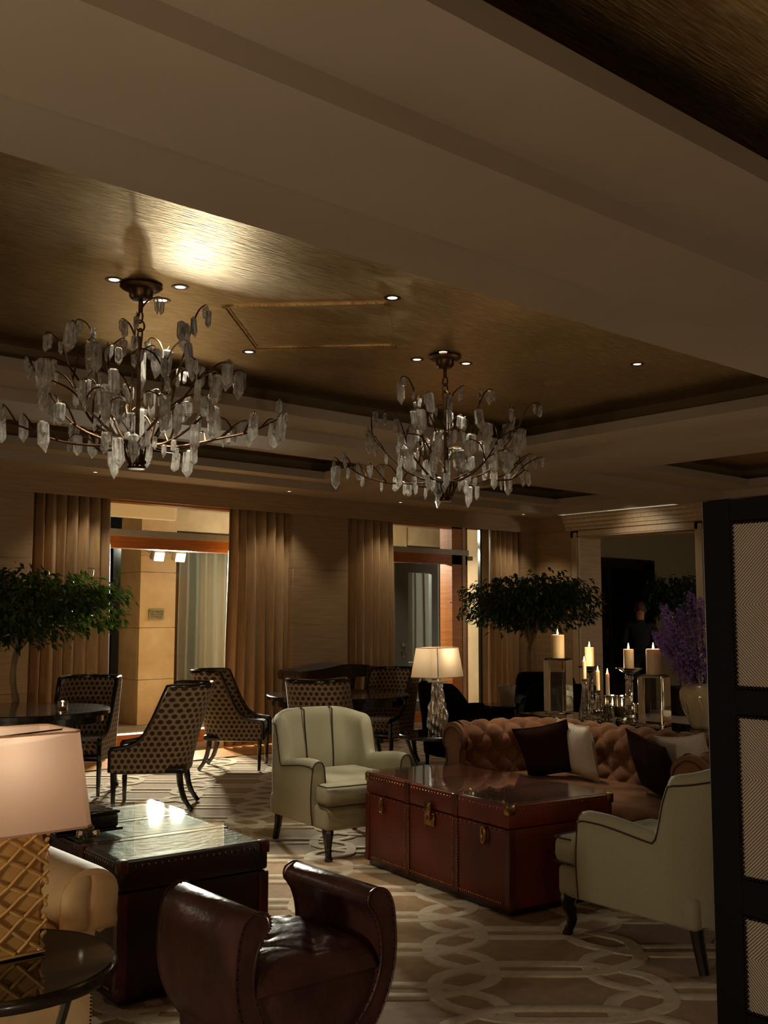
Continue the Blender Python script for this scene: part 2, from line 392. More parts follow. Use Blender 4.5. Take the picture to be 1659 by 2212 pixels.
# floor base, carpet, planks
struct('floor', MB().box(X0, 26, Y0, 10.62, -.10, -.014), 'carpet')
cp = thing('carpet', (0, 0, -.0082), 0, 'beige carpet with cream interlaced loop pattern covering the lounge floor', 'carpet')
MB().box(X0 + .02, X1 - .03, Y0 + .02, 9.498, -.004, 0.0).build('pile', 'carpet', cp, False)
def loop_pts(cx, cy):
    pts = []; hx, hy = .455, .315; c = .17
    corner = [(hx, hy - c), (hx - c * 1.35, hy), (-hx + c * 1.35, hy), (-hx, hy - c), (-hx, -hy + c), (-hx + c * 1.35, -hy), (hx - c * 1.35, -hy), (hx, -hy + c)]
    n = len(corner)
    for i in range(n):                         # rounded octagon: Chaikin twice
        pts.append(corner[i])
    for _ in range(2):
        q = []
        for i in range(len(pts)):
            a = pts[i]; b = pts[(i + 1) % len(pts)]
            q += [(a[0] * .84 + b[0] * .16, a[1] * .84 + b[1] * .16), (a[0] * .16 + b[0] * .84, a[1] * .16 + b[1] * .84)]
        pts = q
    return [(cx + x, cy + y) for x, y in pts]
band = MB(); hw = .029
ca, sa = math.cos(-YAW), math.sin(-YAW)
for i in range(-14, 30):
    for j in range(-4, 48):
        a = i * .66; b = j * .50 + (i % 2) * .25
        wx, wy = a * ca - b * sa, a * sa + b * ca
        if not (-1.6 < wx < X1 + .3 and .8 < wy < 9.7): continue
        z = .0035 + .0012 * ((i * 2 + j) % 4)
        pts = loop_pts(a, b); k = len(pts); vs = []; fs = []; ok = True
        for q in range(k):
            p0 = Vector(pts[q - 1]); p1 = Vector(pts[q]); p2 = Vector(pts[(q + 1) % k])
            t = (p2 - p0).normalized(); nrm = Vector((-t.y, t.x))
            for w, zz in ((-hw - .004, 0), (-hw, z), (hw, z), (hw + .004, 0)):
                p = p1 + nrm * w; X = p.x * ca - p.y * sa; Yy = p.x * sa + p.y * ca
                if Yy > 9.47: Yy = 9.47
                if X > X1 - .05: X = X1 - .05
                vs.append((X, Yy, zz))
        for q in range(k):
            q2 = (q + 1) % k
            for w in range(3): fs.append((q * 4 + w, q2 * 4 + w, q2 * 4 + w + 1, q * 4 + w + 1))
        band.add(vs, fs)
o = band.build('woven_bands', 'carpet_band', cp, True, 50, False); o['kind'] = 'stuff'
for i in range(34):                            # oak planks in front of the windows (run along the wall in two courses)
    pass
pk = [(X0 + .9 * q + (.45 if c % 2 else 0), X0 + .9 * (q + 1) + (.45 if c % 2 else 0), 9.50 + c * .11, 9.50 + (c + 1) * .11) for c in range(8) for q in range(5, 16)]
pl = thing('trim_1', (0, 0, 0), 0, kind='structure')
for a, b, c, d in pk:
    MB().box(a + .0012, min(b, X1) - .0012, c + .0012, d - .0012, -.012, .0 + random.random() * .0012).build('plank', 'plank', pl, False)

# ------------------------------------------------------------------ coffered ceiling
# lips (x0,x1,y0,y1); openings at soffit level are wider by the step
LIPS = [(.24, 6.96, 3.34, 6.35, .45, .44, .55, .50),      # gold coffer: step widths left,right,near,far
        (.24, 6.96, 7.95, 9.10, .45, .44, .55, .30),      # strip by the windows
        (8.78, 10.95, 7.95, 9.10, .40, .25, .55, .30),
        (8.78, 11.04, 3.34, 6.29, .40, .22, .55, .50),
        (.24, 6.96, -1.5, 1.79, .45, .44, .4, .44),
        (8.78, 11.04, -1.5, 1.79, .40, .22, .4, .44)]
OPEN = [(a - l, b + r, c - n, d + f) for a, b, c, d, l, r, n, f in LIPS]
ce = thing('ceiling', (0, 0, 0), 0, kind='structure')
xs = sorted({X0, X1} | {v for o in OPEN for v in o[:2]}); ys = sorted({Y0, YP + .9} | {v for o in OPEN for v in o[2:]})
sm = MB()
for i in range(len(xs) - 1):
    for j in range(len(ys) - 1):
        cx, cyy = (xs[i] + xs[i + 1]) / 2, (ys[j] + ys[j + 1]) / 2
        if any(o[0] < cx < o[1] and o[2] < cyy < o[3] for o in OPEN): continue
        sm.quad((xs[i], ys[j], ZS), (xs[i], ys[j + 1], ZS), (xs[i + 1], ys[j + 1], ZS), (xs[i + 1], ys[j], ZS))
sm.build('soffit', 'plaster', ce, False, recalc=False)
def ring(mb, r, z0, z1):
    a, b, c, d = r; p = [(a, c), (b, c), (b, d), (a, d)]
    for i in range(4):
        u, v = p[i], p[(i + 1) % 4]; mb.quad((u[0], u[1], z0), (v[0], v[1], z0), (v[0], v[1], z1), (u[0], u[1], z1))
def annulus(mb, o, l, z):
    a, b, c, d = o; e, f, g, h = l
    A = [(a, c), (b, c), (b, d), (a, d)]; B = [(e, g), (f, g), (f, h), (e, h)]
    for i in range(4):
        j = (i + 1) % 4; mb.quad((*A[i], z), (*A[j], z), (*B[j], z), (*B[i], z))
for k, (L, O) in enumerate(zip(LIPS, OPEN)):
    l = L[:4]; cv = (l[0] - .16, l[1] + .16, l[2] - .16, l[3] + .16)
    mb = MB(); ring(mb, O, ZS, Z1); annulus(mb, O, l, Z1); ring(mb, l, Z1, ZL); annulus(mb, cv, l, ZL)
    mb.build('stepped_surround', 'plaster', ce, False, recalc=False)
    mb = MB(); ring(mb, cv, ZL, ZC); mb.build('cove', 'cove', ce, False, recalc=False)
    mb = MB(); mb.quad((cv[0], cv[2], ZC), (cv[0], cv[3], ZC), (cv[1], cv[3], ZC), (cv[1], cv[2], ZC))
    mb.build('gilded_panel', 'gold', ce, False, recalc=False)
# square access panel set diagonally in the gilded ceiling
q = .465; pts = [(3.67 - 2 * .33, 4.89), (3.67, 4.89 - .66), (3.67 + .66, 4.89), (3.67, 4.89 + .66)]
ap = MB()
for i in range(4):
    a, b = Vector(pts[i]), Vector(pts[(i + 1) % 4]); d = (b - a).normalized(); n = Vector((-d.y, d.x))
    for off, w, zz in ((0, .016, .010), (.028, .008, .006)):
        s = [a + n * off + d * off, b + n * off - d * off]
        ap.add([(s[0].x, s[0].y, ZC - zz), (s[1].x, s[1].y, ZC - zz), (s[1].x + n.x * w, s[1].y + n.y * w, ZC - zz), (s[0].x + n.x * w, s[0].y + n.y * w, ZC - zz),
                (s[0].x, s[0].y, ZC), (s[1].x, s[1].y, ZC), (s[1].x + n.x * w, s[1].y + n.y * w, ZC), (s[0].x + n.x * w, s[0].y + n.y * w, ZC)],
               [(0, 1, 2, 3), (0, 4, 5, 1), (1, 5, 6, 2), (2, 6, 7, 3), (3, 7, 4, 0)])
ap.build('access_panel_bead', 'gold', ce, False)
MB().lathe([(0.001, -.004), (.07, -.004), (.075, 0)], 24, (5.89, 4.90, ZC)).build('speaker_disc', 'cove', ce)

# ------------------------------------------------------------------ walls
struct('wall_back', MB().box(X0, X1, Y0 - .1, Y0, 0, 3.3), 'limewood')
struct('wall_left', MB().box(X0 - .1, X0, Y0, 10.9, 0, 3.3), 'limewood')
# window wall: solid piers between the two window openings
WIN = [(4.55, 7.35), (8.6, 11.25)]
pier = [(X0, 4.05), (7.22, 8.06), (11.30, X1 + .5)]
ww = thing('wall_front', (0, 0, 0), 0, kind='structure')
for i, (a, b) in enumerate(pier):
    z = 0; h = [.12, .60, .66, .66, .66]
    MB().box(a + .004, b - .004, 10.04, 10.62, 0, 2.9).build('pier_core', 'limewood', ww, False)
    for hh in h:                               # horizontal panels with open joints
        MB().rbox(a, b, 10.02, 10.10, z + .0008, z + hh - .0008, .002, 1).build('wall_panel', 'limewood', ww)
        z += hh
struct('trim_2', MB().box(X0, X1, YP, YP + .03, 2.69, ZS), 'limewood')          # pelmet board
struct('trim_3', MB().box(X0, X1, YP + .03, YP + .05, 2.70, 2.74).box(X0, X1, 10.55, 10.62, 2.75, 3.0), 'limewood')
struct('trim_4', MB().box(X0, X1, YP + .03, 10.60, 2.9, 2.93), 'plaster')

# right wall with the portal to the next room
DY0, DY1, DZ = 7.34, 9.20, 2.59
wr = thing('wall_right', (0, 0, 0), 0, kind='structure')
MB().box(X1, X1 + .48, Y0, DY0, 0, ZS).box(X1, X1 + .48, DY1, 10.62, 0, ZS).box(X1, X1 + .48, DY0, DY1, DZ, ZS).build('masonry', 'limewood', wr, False)
z = 0
for hh in (.12, .60, .66, .66, .66):
    MB().rbox(X1 - .012, X1 + .01, 9.345, 9.94, z + .002, z + hh - .002, .004, 1).build('wall_panel', 'limewood', wr)
    z += hh
# architrave round the portal
for a, b in ((DY1, DY1 + .13), (DY0 - .13, DY0)):
    MB().box(X1 - .025, X1, a, b, 0, DZ + .09).box(X1 - .040, X1 - .025, a + .02, b - .05, 0, DZ + .07).build('architrave_post', 'limewood_v', wr, False)
MB().box(X1 - .025, X1, DY0 - .13, DY1 + .13, DZ, DZ + .09).box(X1 - .04, X1 - .025, DY0, DY1, DZ + .02, DZ + .06).build('architrave_head', 'limewood_v', wr, False)
cr = MB()
for i, (z0, z1, d) in enumerate(((2.695, 2.745, .03), (2.745, 2.80, .055), (2.80, 2.855, .085), (2.855, 2.91, .12))):
    cr.box(X1 - d, X1, 7.05, 9.42, z0, z1)
cr.build('cornice_step', 'limewood_v', wr, False)
MB().box(X1 + .02, X1 + .46, DY0 - .004, DY0 + .001, 0, DZ).build('reveal', 'limewood_v', wr, False)
lv = thing('linear_wall_washer', (11.33, 8.4, ZS), 0, 'long slim recessed light strip in the soffit above the portal', 'ceiling light')
MB().box(-.055, .055, -.95, .95, -.006, .0).build('diffuser', 'wash', lv, False)
fr = MB().box(-.07, -.055, -.97, .97, -.012, 0).box(.055, .07, -.97, .97, -.012, 0).box(-.07, .07, -.97, -.95, -.012, 0).box(-.07, .07, .95, .97, -.012, 0)
fr.build('frame', 'alu', lv, False)
for i in range(12):
    MB().box(-.055, .055, .15 + i * .06, .156 + i * .06, -.012, -.004).build('louvre', 'alu', lv, False)

# the next room behind the portal
struct('wall_next_room', MB().box(14.42, 26, 10.0, 10.1, 0, 3.2).box(X1 + .48, 12.1, 10.0, 10.1, 0, 3.2).box(12.1, 14.42, 10.0, 10.1, 2.40, 3.2), 'olive_wall')
struct('dark_backing', MB().box(12.05, 14.5, 10.58, 10.62, 0, 3.2).box(12.05, 12.09, 10.1, 10.6, 0, 3.2).box(14.43, 14.5, 10.1, 10.6, 0, 3.2).box(12.05, 14.5, 10.1, 10.6, 2.6, 2.65), 'ext_dark')  # dark box added behind the door panes to block the lit terrace
struct('wall_far', MB().box(26, 26.1, 0, 10.1, 0, 3.2), 'olive_wall')
struct('ceiling_next_room', MB().box(X1 + .48, 26, 0, 10.1, 2.95, 3.0), 'plaster')
d1 = thing('door_1', (0, 0, 0), 0, kind='structure')
MB().box(12.1, 12.25, 9.93, 10.06, 0, 2.34).build('frame_post', 'black_wood', d1, False)
MB().box(14.16, 14.42, 9.93, 10.06, 0, 2.34).build('frame_post', 'black_wood', d1, False)
MB().box(12.1, 14.42, 9.93, 10.06, 2.24, 2.40).build('frame_head', 'black_wood', d1, False)
MB().box(13.2, 13.28, 9.95, 10.05, 0, 2.24).build('stile', 'black_wood', d1, False)
MB().box(12.25, 13.2, 9.99, 10.0, 0.1, 2.24).build('pane', 'pane', d1, False)
MB().box(13.28, 14.16, 9.99, 10.0, 0.1, 2.24).build('pane', 'pane', d1, False)
MB().box(14.10, 14.13, 9.90, 9.93, 1.55, 1.95).build('push_plate', 'steel', d1, False)

# ------------------------------------------------------------------ windows
def window(n, xa, xb):
    w = thing('window_%d' % n, (0, 0, 0), 0, kind='structure')
    MB().box(xa, xb, YW, YW + .14, 2.215, 2.345).build('transom', 'orange_wood', w, False)
    MB().box(xa, xb, YW - .03, YW + .16, 2.345, 2.42).build('transom_capping', 'alu', w, False)
    MB().box(xa, xb, YW, YW + .16, .06, .20).build('sill_rail', 'orange_wood', w, False)
    MB().box(xa, xb, YW - .06, YW + .2, -.003, .06).build('threshold', 'alu', w, False)
    MB().box(xa, xb, YW, YW + .16, 2.72, 2.80).build('head_rail', 'orange_wood', w, False)
    MB().box(xa, xa + .10, YW, YW + .16, .2, 2.72).build('jamb', 'orange_wood', w, False)
    return w
w1 = window(1, *WIN[0])
MB().box(WIN[0][1] - .1, WIN[0][1], YW, YW + .16, .2, 2.72).build('jamb', 'orange_wood', w1, False)
MB().box(WIN[0][0] + .1, WIN[0][1] - .1, YW + .07, YW + .08, .2, 2.215).build('pane', 'pane', w1, False)
MB().box(WIN[0][0] + .1, WIN[0][1] - .1, YW + .07, YW + .08, 2.42, 2.72).build('pane', 'pane', w1, False)
w2 = window(2, WIN[1][0], 10.55)
MB().box(10.24, 10.55, YW, YW + .24, .0, 2.80).build('mullion_post', 'orange_wood', w2, False)
MB().box(10.44, 10.50, YW - .012, YW, .0, 2.75).build('cover_strip', 'limewood_v', w2, False)
MB().box(WIN[1][0] + .1, 10.24, YW + .07, YW + .08, 2.42, 2.72).build('pane', 'pane', w2, False)
MB().box(10.90, 11.26, YW + .07, YW + .08, 0, 2.8).build('pane', 'pane', w2, False)
MB().box(10.55, 10.86, YW + .07, YW + .08, 0, 2.8).build('pane', 'pane', w2, False)
MB().box(10.865, 10.895, YW + .05, YW + .10, 0, 2.8).build('slim_post', 'ext_dark', w2, False)
MB().box(10.55, 10.66, YW, YW + .1, 2.28, 2.34).build('short_rail', 'alu', w2, False)
# glazed grey door leaf in the second window
d2 = thing('door_2', (0, 0, 0), 0, kind='structure')
lf = MB().box(9.26, 9.50, YW + .10, YW + .16, .20, 2.21).box(9.94, 10.06, YW + .10, YW + .16, .2, 2.21).box(9.5, 9.94, YW + .10, YW + .16, 2.08, 2.21).box(9.5, 9.94, YW + .10, YW + .16, .2, .34)
lf.build('leaf_frame', 'grey_frame', d2, False)
MB().box(8.72, 9.2, YW + .10, YW + .16, .20, .34).box(8.72, 9.2, YW + .10, YW + .16, 2.08, 2.21).box(8.72, 8.9, YW + .1, YW + .16, .34, 2.08).box(9.14, 9.2, YW + .1, YW + .16, .34, 2.08).build('leaf_frame', 'grey_frame', d2, False)
MB().box(9.5, 9.94, YW + .125, YW + .132, .34, 2.08).build('pane', 'pane', d2, False)
MB().box(8.9, 9.14, YW + .125, YW + .132, .34, 2.08).build('pane', 'pane', d2, False)
MB().box(10.06, 10.24, YW + .125, YW + .132, .2, 2.21).build('pane', 'pane', d2, False)
hd = MB().tube([(9.40, YW + .10, 1.10), (9.40, YW + .05, 1.10), (9.33, YW + .05, 1.10)], .012, 8).lathe([(.0, -.02), (.026, -.02), (.026, .02), (0, .02)], 12, (9.40, YW + .09, 1.10))
hd.build('lever_handle', 'steel', d2)
MB().rbox(9.385, 9.415, YW + .085, YW + .10, .93, 1.02, .006, 2).build('key_plate', 'steel', d2)

# ------------------------------------------------------------------ terrace outside
struct('terrace_floor', MB().box(-4, 24, 10.62, 24, -.10, -.02), 'stone_floor')
pc = thing('stone_pillar', (7.18, 13.45, -.02), 0, 'travertine clad pillar outside the window carrying a small plaque', 'pillar')
MB().box(-.26, .26, -.23, .35, 0, 3.5).build('core', 'stone', pc, False)
z = 0
for hh in (.62, .72, .78, .80, .6):
    MB().rbox(-.285, .275, -.25, -.20, z + .003, z + hh - .003, .004, 1).build('stone_slab', 'stone', pc)
    MB().rbox(-.285, -.235, -.198, .36, z + .003, z + hh - .003, .004, 1).build('stone_slab', 'stone', pc)
    z += hh
pq = thing('plaque', (7.144, 13.188, 1.508), 0, 'small metal notice plaque with three lines fixed to stone pillar', 'plaque')
MB().rbox(-.118, .118, -.012, .008, -.073, .073, .004, 1).build('plate', 'plaque', pq)
for i, t in enumerate(('THIS TERRACE', 'WILL CLOSE', 'AT 9.30 pm')):
    c = bpy.data.curves.new('lettering', 'FONT'); c.body = t; c.size = .036; c.align_x = 'CENTER'; c.align_y = 'CENTER'; c.extrude = .0008
    oc = bpy.data.objects.new('lettering_curve', c); COL.objects.link(oc); bpy.context.view_layer.update()
    me = bpy.data.meshes.new_from_object(oc.evaluated_get(bpy.context.evaluated_depsgraph_get())); bpy.data.objects.remove(oc); me.materials.clear(); me.materials.append(M['ink'])
    o = bpy.data.objects.new('lettering', me); COL.objects.link(o); o.parent = pq; o.location = (0, -.0135, .034 - i * .036); o.rotation_euler = (PI / 2, 0, 0); o['kind'] = 'stuff'
def flood(x, lab):
    t = thing('floodlight', (x, 12.86, 2.30), 0, lab, 'floodlight', 'floodlights on the stone pillar')
    R = Matrix.Rotation(math.radians(18), 4, 'X')
    MB().rbox(-.085, .085, -.02, .10, -.06, .14, .015, 2, R).build('housing', 'alu', t)
    for q in range(4): MB().box(-.08, .08, .10, .125, -.04 + q * .045, -.03 + q * .045, R).build('cooling_fin', 'alu', t, False)
    MB().rbox(-.07, .07, -.03, -.018, -.055, .06, .004, 1, R).build('lens', 'flood', t)
    MB().tube([(-.10, .05, .05), (-.10, .2, .10), (.10, .2, .10), (.10, .05, .05)], .010, 6).build('bracket', 'alu', t)
    MB().tube([(0, .2, .10), (0, .34, .10)], .018, 8).build('arm', 'alu', t)
    lamp('floodlight_lamp', 'SPOT', (x, 12.78, 2.13), FLOOD_W, NEUT, .10, 84, .35, (x - 1.5, 9.83, 0.0))
flood(6.985, 'left one of two glaring floodlights mounted on the stone pillar')
flood(7.315, 'right one of two glaring floodlights mounted on the stone pillar')
tl = thing('fill_lantern', (9.25, 12.1, 2.95), 0, 'round lantern added under the terrace canopy for light, hidden by the pier', 'lantern')  # hidden lantern added to light the pillar front
MB().lathe([(.001, 0), (.12, 0), (.12, .03), (.03, .05), (.03, .20), (.001, .20)], 20).build('body', 'alu', tl)
lamp('terrace_fill_lamp', 'POINT', (9.25, 12.1, 2.85), FLOOD_W * .05, NEUT, .08)
lamp('terrace_fill_spot', 'SPOT', (9.0, 12.3, 2.6), FLOOD_W * .22, NEUT, .05, 62, .4, (10.75, 10.5, .9))  # unseen spot added to brighten the posts of the right window
lamp('terrace_fill_lamp', 'POINT', (10.9, 12.9, 2.85), FLOOD_W * .07, NEUT, .08)  # unseen lamp added to brighten the facade seen through the door
# glazed facade across the terrace with grey curtains
fc = thing('wall_exterior', (0, 0, 0), 0, kind='structure')
MB().box(7.46, 24, 14.35, 14.5, 2.82, 3.6).build('lintel', 'stone', fc, False)
MB().box(7.46, 24, 15.2, 15.3, 0, 2.9).build('dark_interior', 'ext_dark', fc, False)
MB().box(11.6, 12.9, 14.3, 14.6, 0, 3.4).build('stone_pier', 'stone', fc, False)
MB().box(11.02, 11.7, 10.64, 11.30, -.02, 3.15).build('stone_pier', 'stone', fc, False)
MB().box(17.5, 19.2, 12.6, 14.6, 0, 3.4).build('stone_pier', 'stone', fc, False)
MB().box(7.46, 24, 14.36, 14.44, 0, .08).build('track', 'grey_frame', fc, False)
for xx in (7.5, 9.9):
    MB().box(xx, xx + .05, 14.36, 14.44, .08, 2.82).build('glazing_bar', 'grey_frame', fc, False)
MB().box(7.46, 11.6, 14.39, 14.40, .08, 2.82).build('pane', 'pane', fc, False)
struct('terrace_canopy', MB().box(5.2, 24, 10.62, 16, 3.15, 3.25), 'white_panel')
tc_ = tag(thing('canopy_board'), 'white board hanging under the terrace canopy before the pillar', 'board'); tc_.location = (6.35, 12.2, 2.90)
MB().rbox(-.55, .50, -.04, .04, -.16, .16, .01, 1).build('board', 'white_panel', tc_)
for xx in (-.4, .35): MB().tube([(xx, 0, .15), (xx, 0, .255)], .012, 6).build('hanger', 'alu', tc_)
def drape(name, xa, xb, y, z0, z1, depth, n, mat, parent=None, seed=0, flare=0.0):
    rnd = random.Random(seed); ph = [rnd.uniform(-.6, .6) for _ in range(n + 2)]; am = [rnd.uniform(.55, 1.2) for _ in range(n + 2)]
    def fn(u, v):
        k = u * n; i = int(k); f = k - i
        a = am[i] * (1 - f) + am[i + 1] * f; p = ph[i] * (1 - f) + ph[i + 1] * f
        vv = 1 - v
        x = xa + (xb - xa) * u + .006 * math.sin(2 * PI * (k * 2) + p * 3) + flare * vv * (u - .5)
        yy = y + depth * a * math.sin(2 * PI * k + p * (1 + .8 * vv)) + .012 * math.sin(5 * v + 9 * u)
        return (x, yy, z0 + (z1 - z0) * v)
    mb = MB().grid(n * 14, 14, fn); o = mb.build(name, mat, parent, True, 80)
    m = o.modifiers.new('thickness', 'SOLIDIFY'); m.thickness = .006
    return o
o = drape('exterior_curtain', 8.30, 9.85, 14.62, .05, 2.80, .05, 9, 'sheer', None, 3); tag(o, 'grey floor length curtain behind the glazing across the terrace', 'curtain')
o = drape('exterior_curtain', 12.95, 14.9, 14.62, .05, 2.80, .05, 9, 'sheer', None, 4); tag(o, 'grey curtain seen through the glazed door of the second window', 'curtain')
o = tag(MB().rbox(-.12, .12, -.02, .02, -.55, .55, .01, 1).build('hanging_panel', 'white_panel'), 'narrow pale panel standing behind the far glazing beside the curtain', 'panel'); o.location = (8.22, 14.9, 1.25)

# ------------------------------------------------------------------ room curtains
for i, (a, b, lab, n) in enumerate(((3.97, 4.92, 'tan curtain gathered at the far left of first window behind ficus', 8), (6.40, 7.27, 'tan curtain between first window and the panelled pier', 7),
                                    (8.03, 8.90, 'tan curtain right of the panelled pier beside the glazed door', 7), (10.72, 11.36, 'tan curtain in the corner behind the right ficus', 6))):
    o = drape('curtain', a, b, 10.13 if i != 3 else 10.12, .012, 2.74, .062, n, 'curtain', None, 10 + i, .06)
    tag(o, lab, 'curtain', 'window curtains')
tag(MB().tube([(3.9, 10.13, 2.765), (11.4, 10.13, 2.765)], .012, 8).build('curtain_track', 'bronze'), 'curtain rail hidden behind the pelmet board', 'rail')
# black lower upstand under the second window left of the grey door

# ================================================================== CEILING LIGHTS
def downlight(x, y, z, lab, grp, watt, spot=70, target=None, rim='bronze', r=.045):
    t = thing('downlight', (x, y, z), 0, lab, 'downlight', grp)
    MB().lathe([(r * .62, -.001), (r * .66, -.004), (r, -.004), (r * 1.05, 0)], 20).build('rim', rim, t)
    MB().lathe([(.0005, -.0015), (r * .6, -.0015)], 16).build('bulb', 'bulb', t)
    if watt: lamp('downlight_lamp', 'SPOT', (x, y, z - .02), watt, WARM, .03, spot, .6, target or (x, y, 0))
G1 = 'downlights in the gilded ceiling'
C1, C2 = (2.50, 4.86), (4.74, 4.87)
for x, y, lab, w in ((2.35, 4.87, 'downlight left of the near chandelier canopy', 1), (2.67, 4.75, 'downlight right of the near chandelier canopy', 1), (2.71, 5.02, 'downlight half hidden behind the near chandelier canopy', 1),
                     (4.66, 5.06, 'downlight left of the far chandelier canopy', 1), (4.655, 4.80, 'downlight just above the far chandelier canopy', 1), (4.99, 4.92, 'downlight right of the far chandelier canopy', 1)):
    downlight(x, y, ZC, lab, G1, DOWN_W * 2.3, 58)
for x, y, lab in ((3.69, 5.64, 'downlight below the access panel tip between the chandeliers'), (3.64, 4.15, 'downlight right of the square access panel near ceiling edge'), (5.89, 4.155, 'rightmost downlight in the gilded ceiling')):
    downlight(x, y, ZC, lab, G1, DOWN_W * .35, 95)
def onsof(lst, grp):
    for x, y, lab in lst: downlight(x, y, ZS, lab, grp, ACCENT_W * .5, 98, None, 'alu', .032)
onsof(((4.53, 9.68, 'small downlight in the window soffit below near chandelier basket'), (6.905, 9.67, 'small downlight in the window soffit above the first window end'),
       (8.62, 9.67, 'small downlight in the window soffit below the far chandelier'), (10.92, 9.66, 'small downlight in the soffit corner above the fourth curtain')), 'downlights along the window soffit')
# unseen spot added to light the head of the portal
lamp('portal_fill_spot', 'SPOT', (10.85, 8.1, 2.86), ACCENT_W * .22, WARM, .05, 100, .8, (11.6, 8.1, 2.2))
for x, y, lab in ((9.5, 4.2, 'added unseen fill downlight in the side coffer'), (10.4, 5.4, 'second added unseen fill downlight in the side coffer')):  # out-of-view downlights added to fill the area beyond the screen
    downlight(x, y, ZC, lab, 'added fill downlights in the side coffer', DOWN_W, 110)
# fill lamps added around the camera and in the next room, outside this view
for x, y, h, w, lab in ((-1.2, 1.5, .95, 2.3, 'added fill lamp left of the camera, out of view'), (.3, -1.4, .95, .8, 'added fill lamp behind the camera, out of view'), (7.4, .3, 1.5, 1.4, 'added fill lamp right of the camera, out of view'),
                  (-.8, 8.0, 1.5, .7, 'added fill lamp near the left window, out of view'), (13.6, 5.2, 1.5, 2.2, 'added fill lamp in the next room, out of view')):
    t = thing('fill_lamp', (x, y, 0), 0, lab, 'lamp', 'added fill lamps out of view')
    MB().lathe([(.001, 0), (.15, 0), (.15, .015), (.015, .03), (.012, h - .20), (.05, h - .18), (.05, h - .165), (.001, h - .165)], 20).build('stand', 'bronze', t)
    lamp('fill_lamp_bulb', 'POINT', (x, y, h), NEAR_W * w, WARM, .15)

# ================================================================== CHANDELIERS
def crystal_mesh(seed):
    rnd = random.Random(seed); n = 6; w = rnd.uniform(.8, 1.2)
    tip = rnd.uniform(.2, .38); sh = (rnd.uniform(-.25, .25), rnd.uniform(-.25, .25))
    ang = [2 * PI * i / n + rnd.uniform(-.18, .18) for i in range(n)]; rr = [rnd.uniform(.78, 1.1) for _ in range(n)]
    vs = []
    for z, k in ((0, .72), (-.06, .98), (-1 + tip, 1.0)):
        for a, r in zip(ang, rr): vs.append((.5 * w * r * k * math.cos(a), .5 * r * k * math.sin(a) * .8, z + (rnd.uniform(-.06, .06) if z < -.3 else 0)))
    vs.append((sh[0] * .5, sh[1] * .5, -1))
    fs = [tuple(range(n))]
    for L in range(2):
        for i in range(n): fs.append((L * n + i, L * n + (i + 1) % n, (L + 1) * n + (i + 1) % n, (L + 1) * n + i))
    for i in range(n): fs.append((2 * n + i, 2 * n + (i + 1) % n, 3 * n))
    me = MB().add(vs, fs).mesh('crystal')
    bm = bmesh.new(); bm.from_mesh(me); bmesh.ops.recalc_face_normals(bm, faces=bm.faces[:]); bm.to_mesh(me); bm.free()
    me.materials.append(M['quartz']); return me
CRY = [crystal_mesh(40 + i) for i in range(9)]
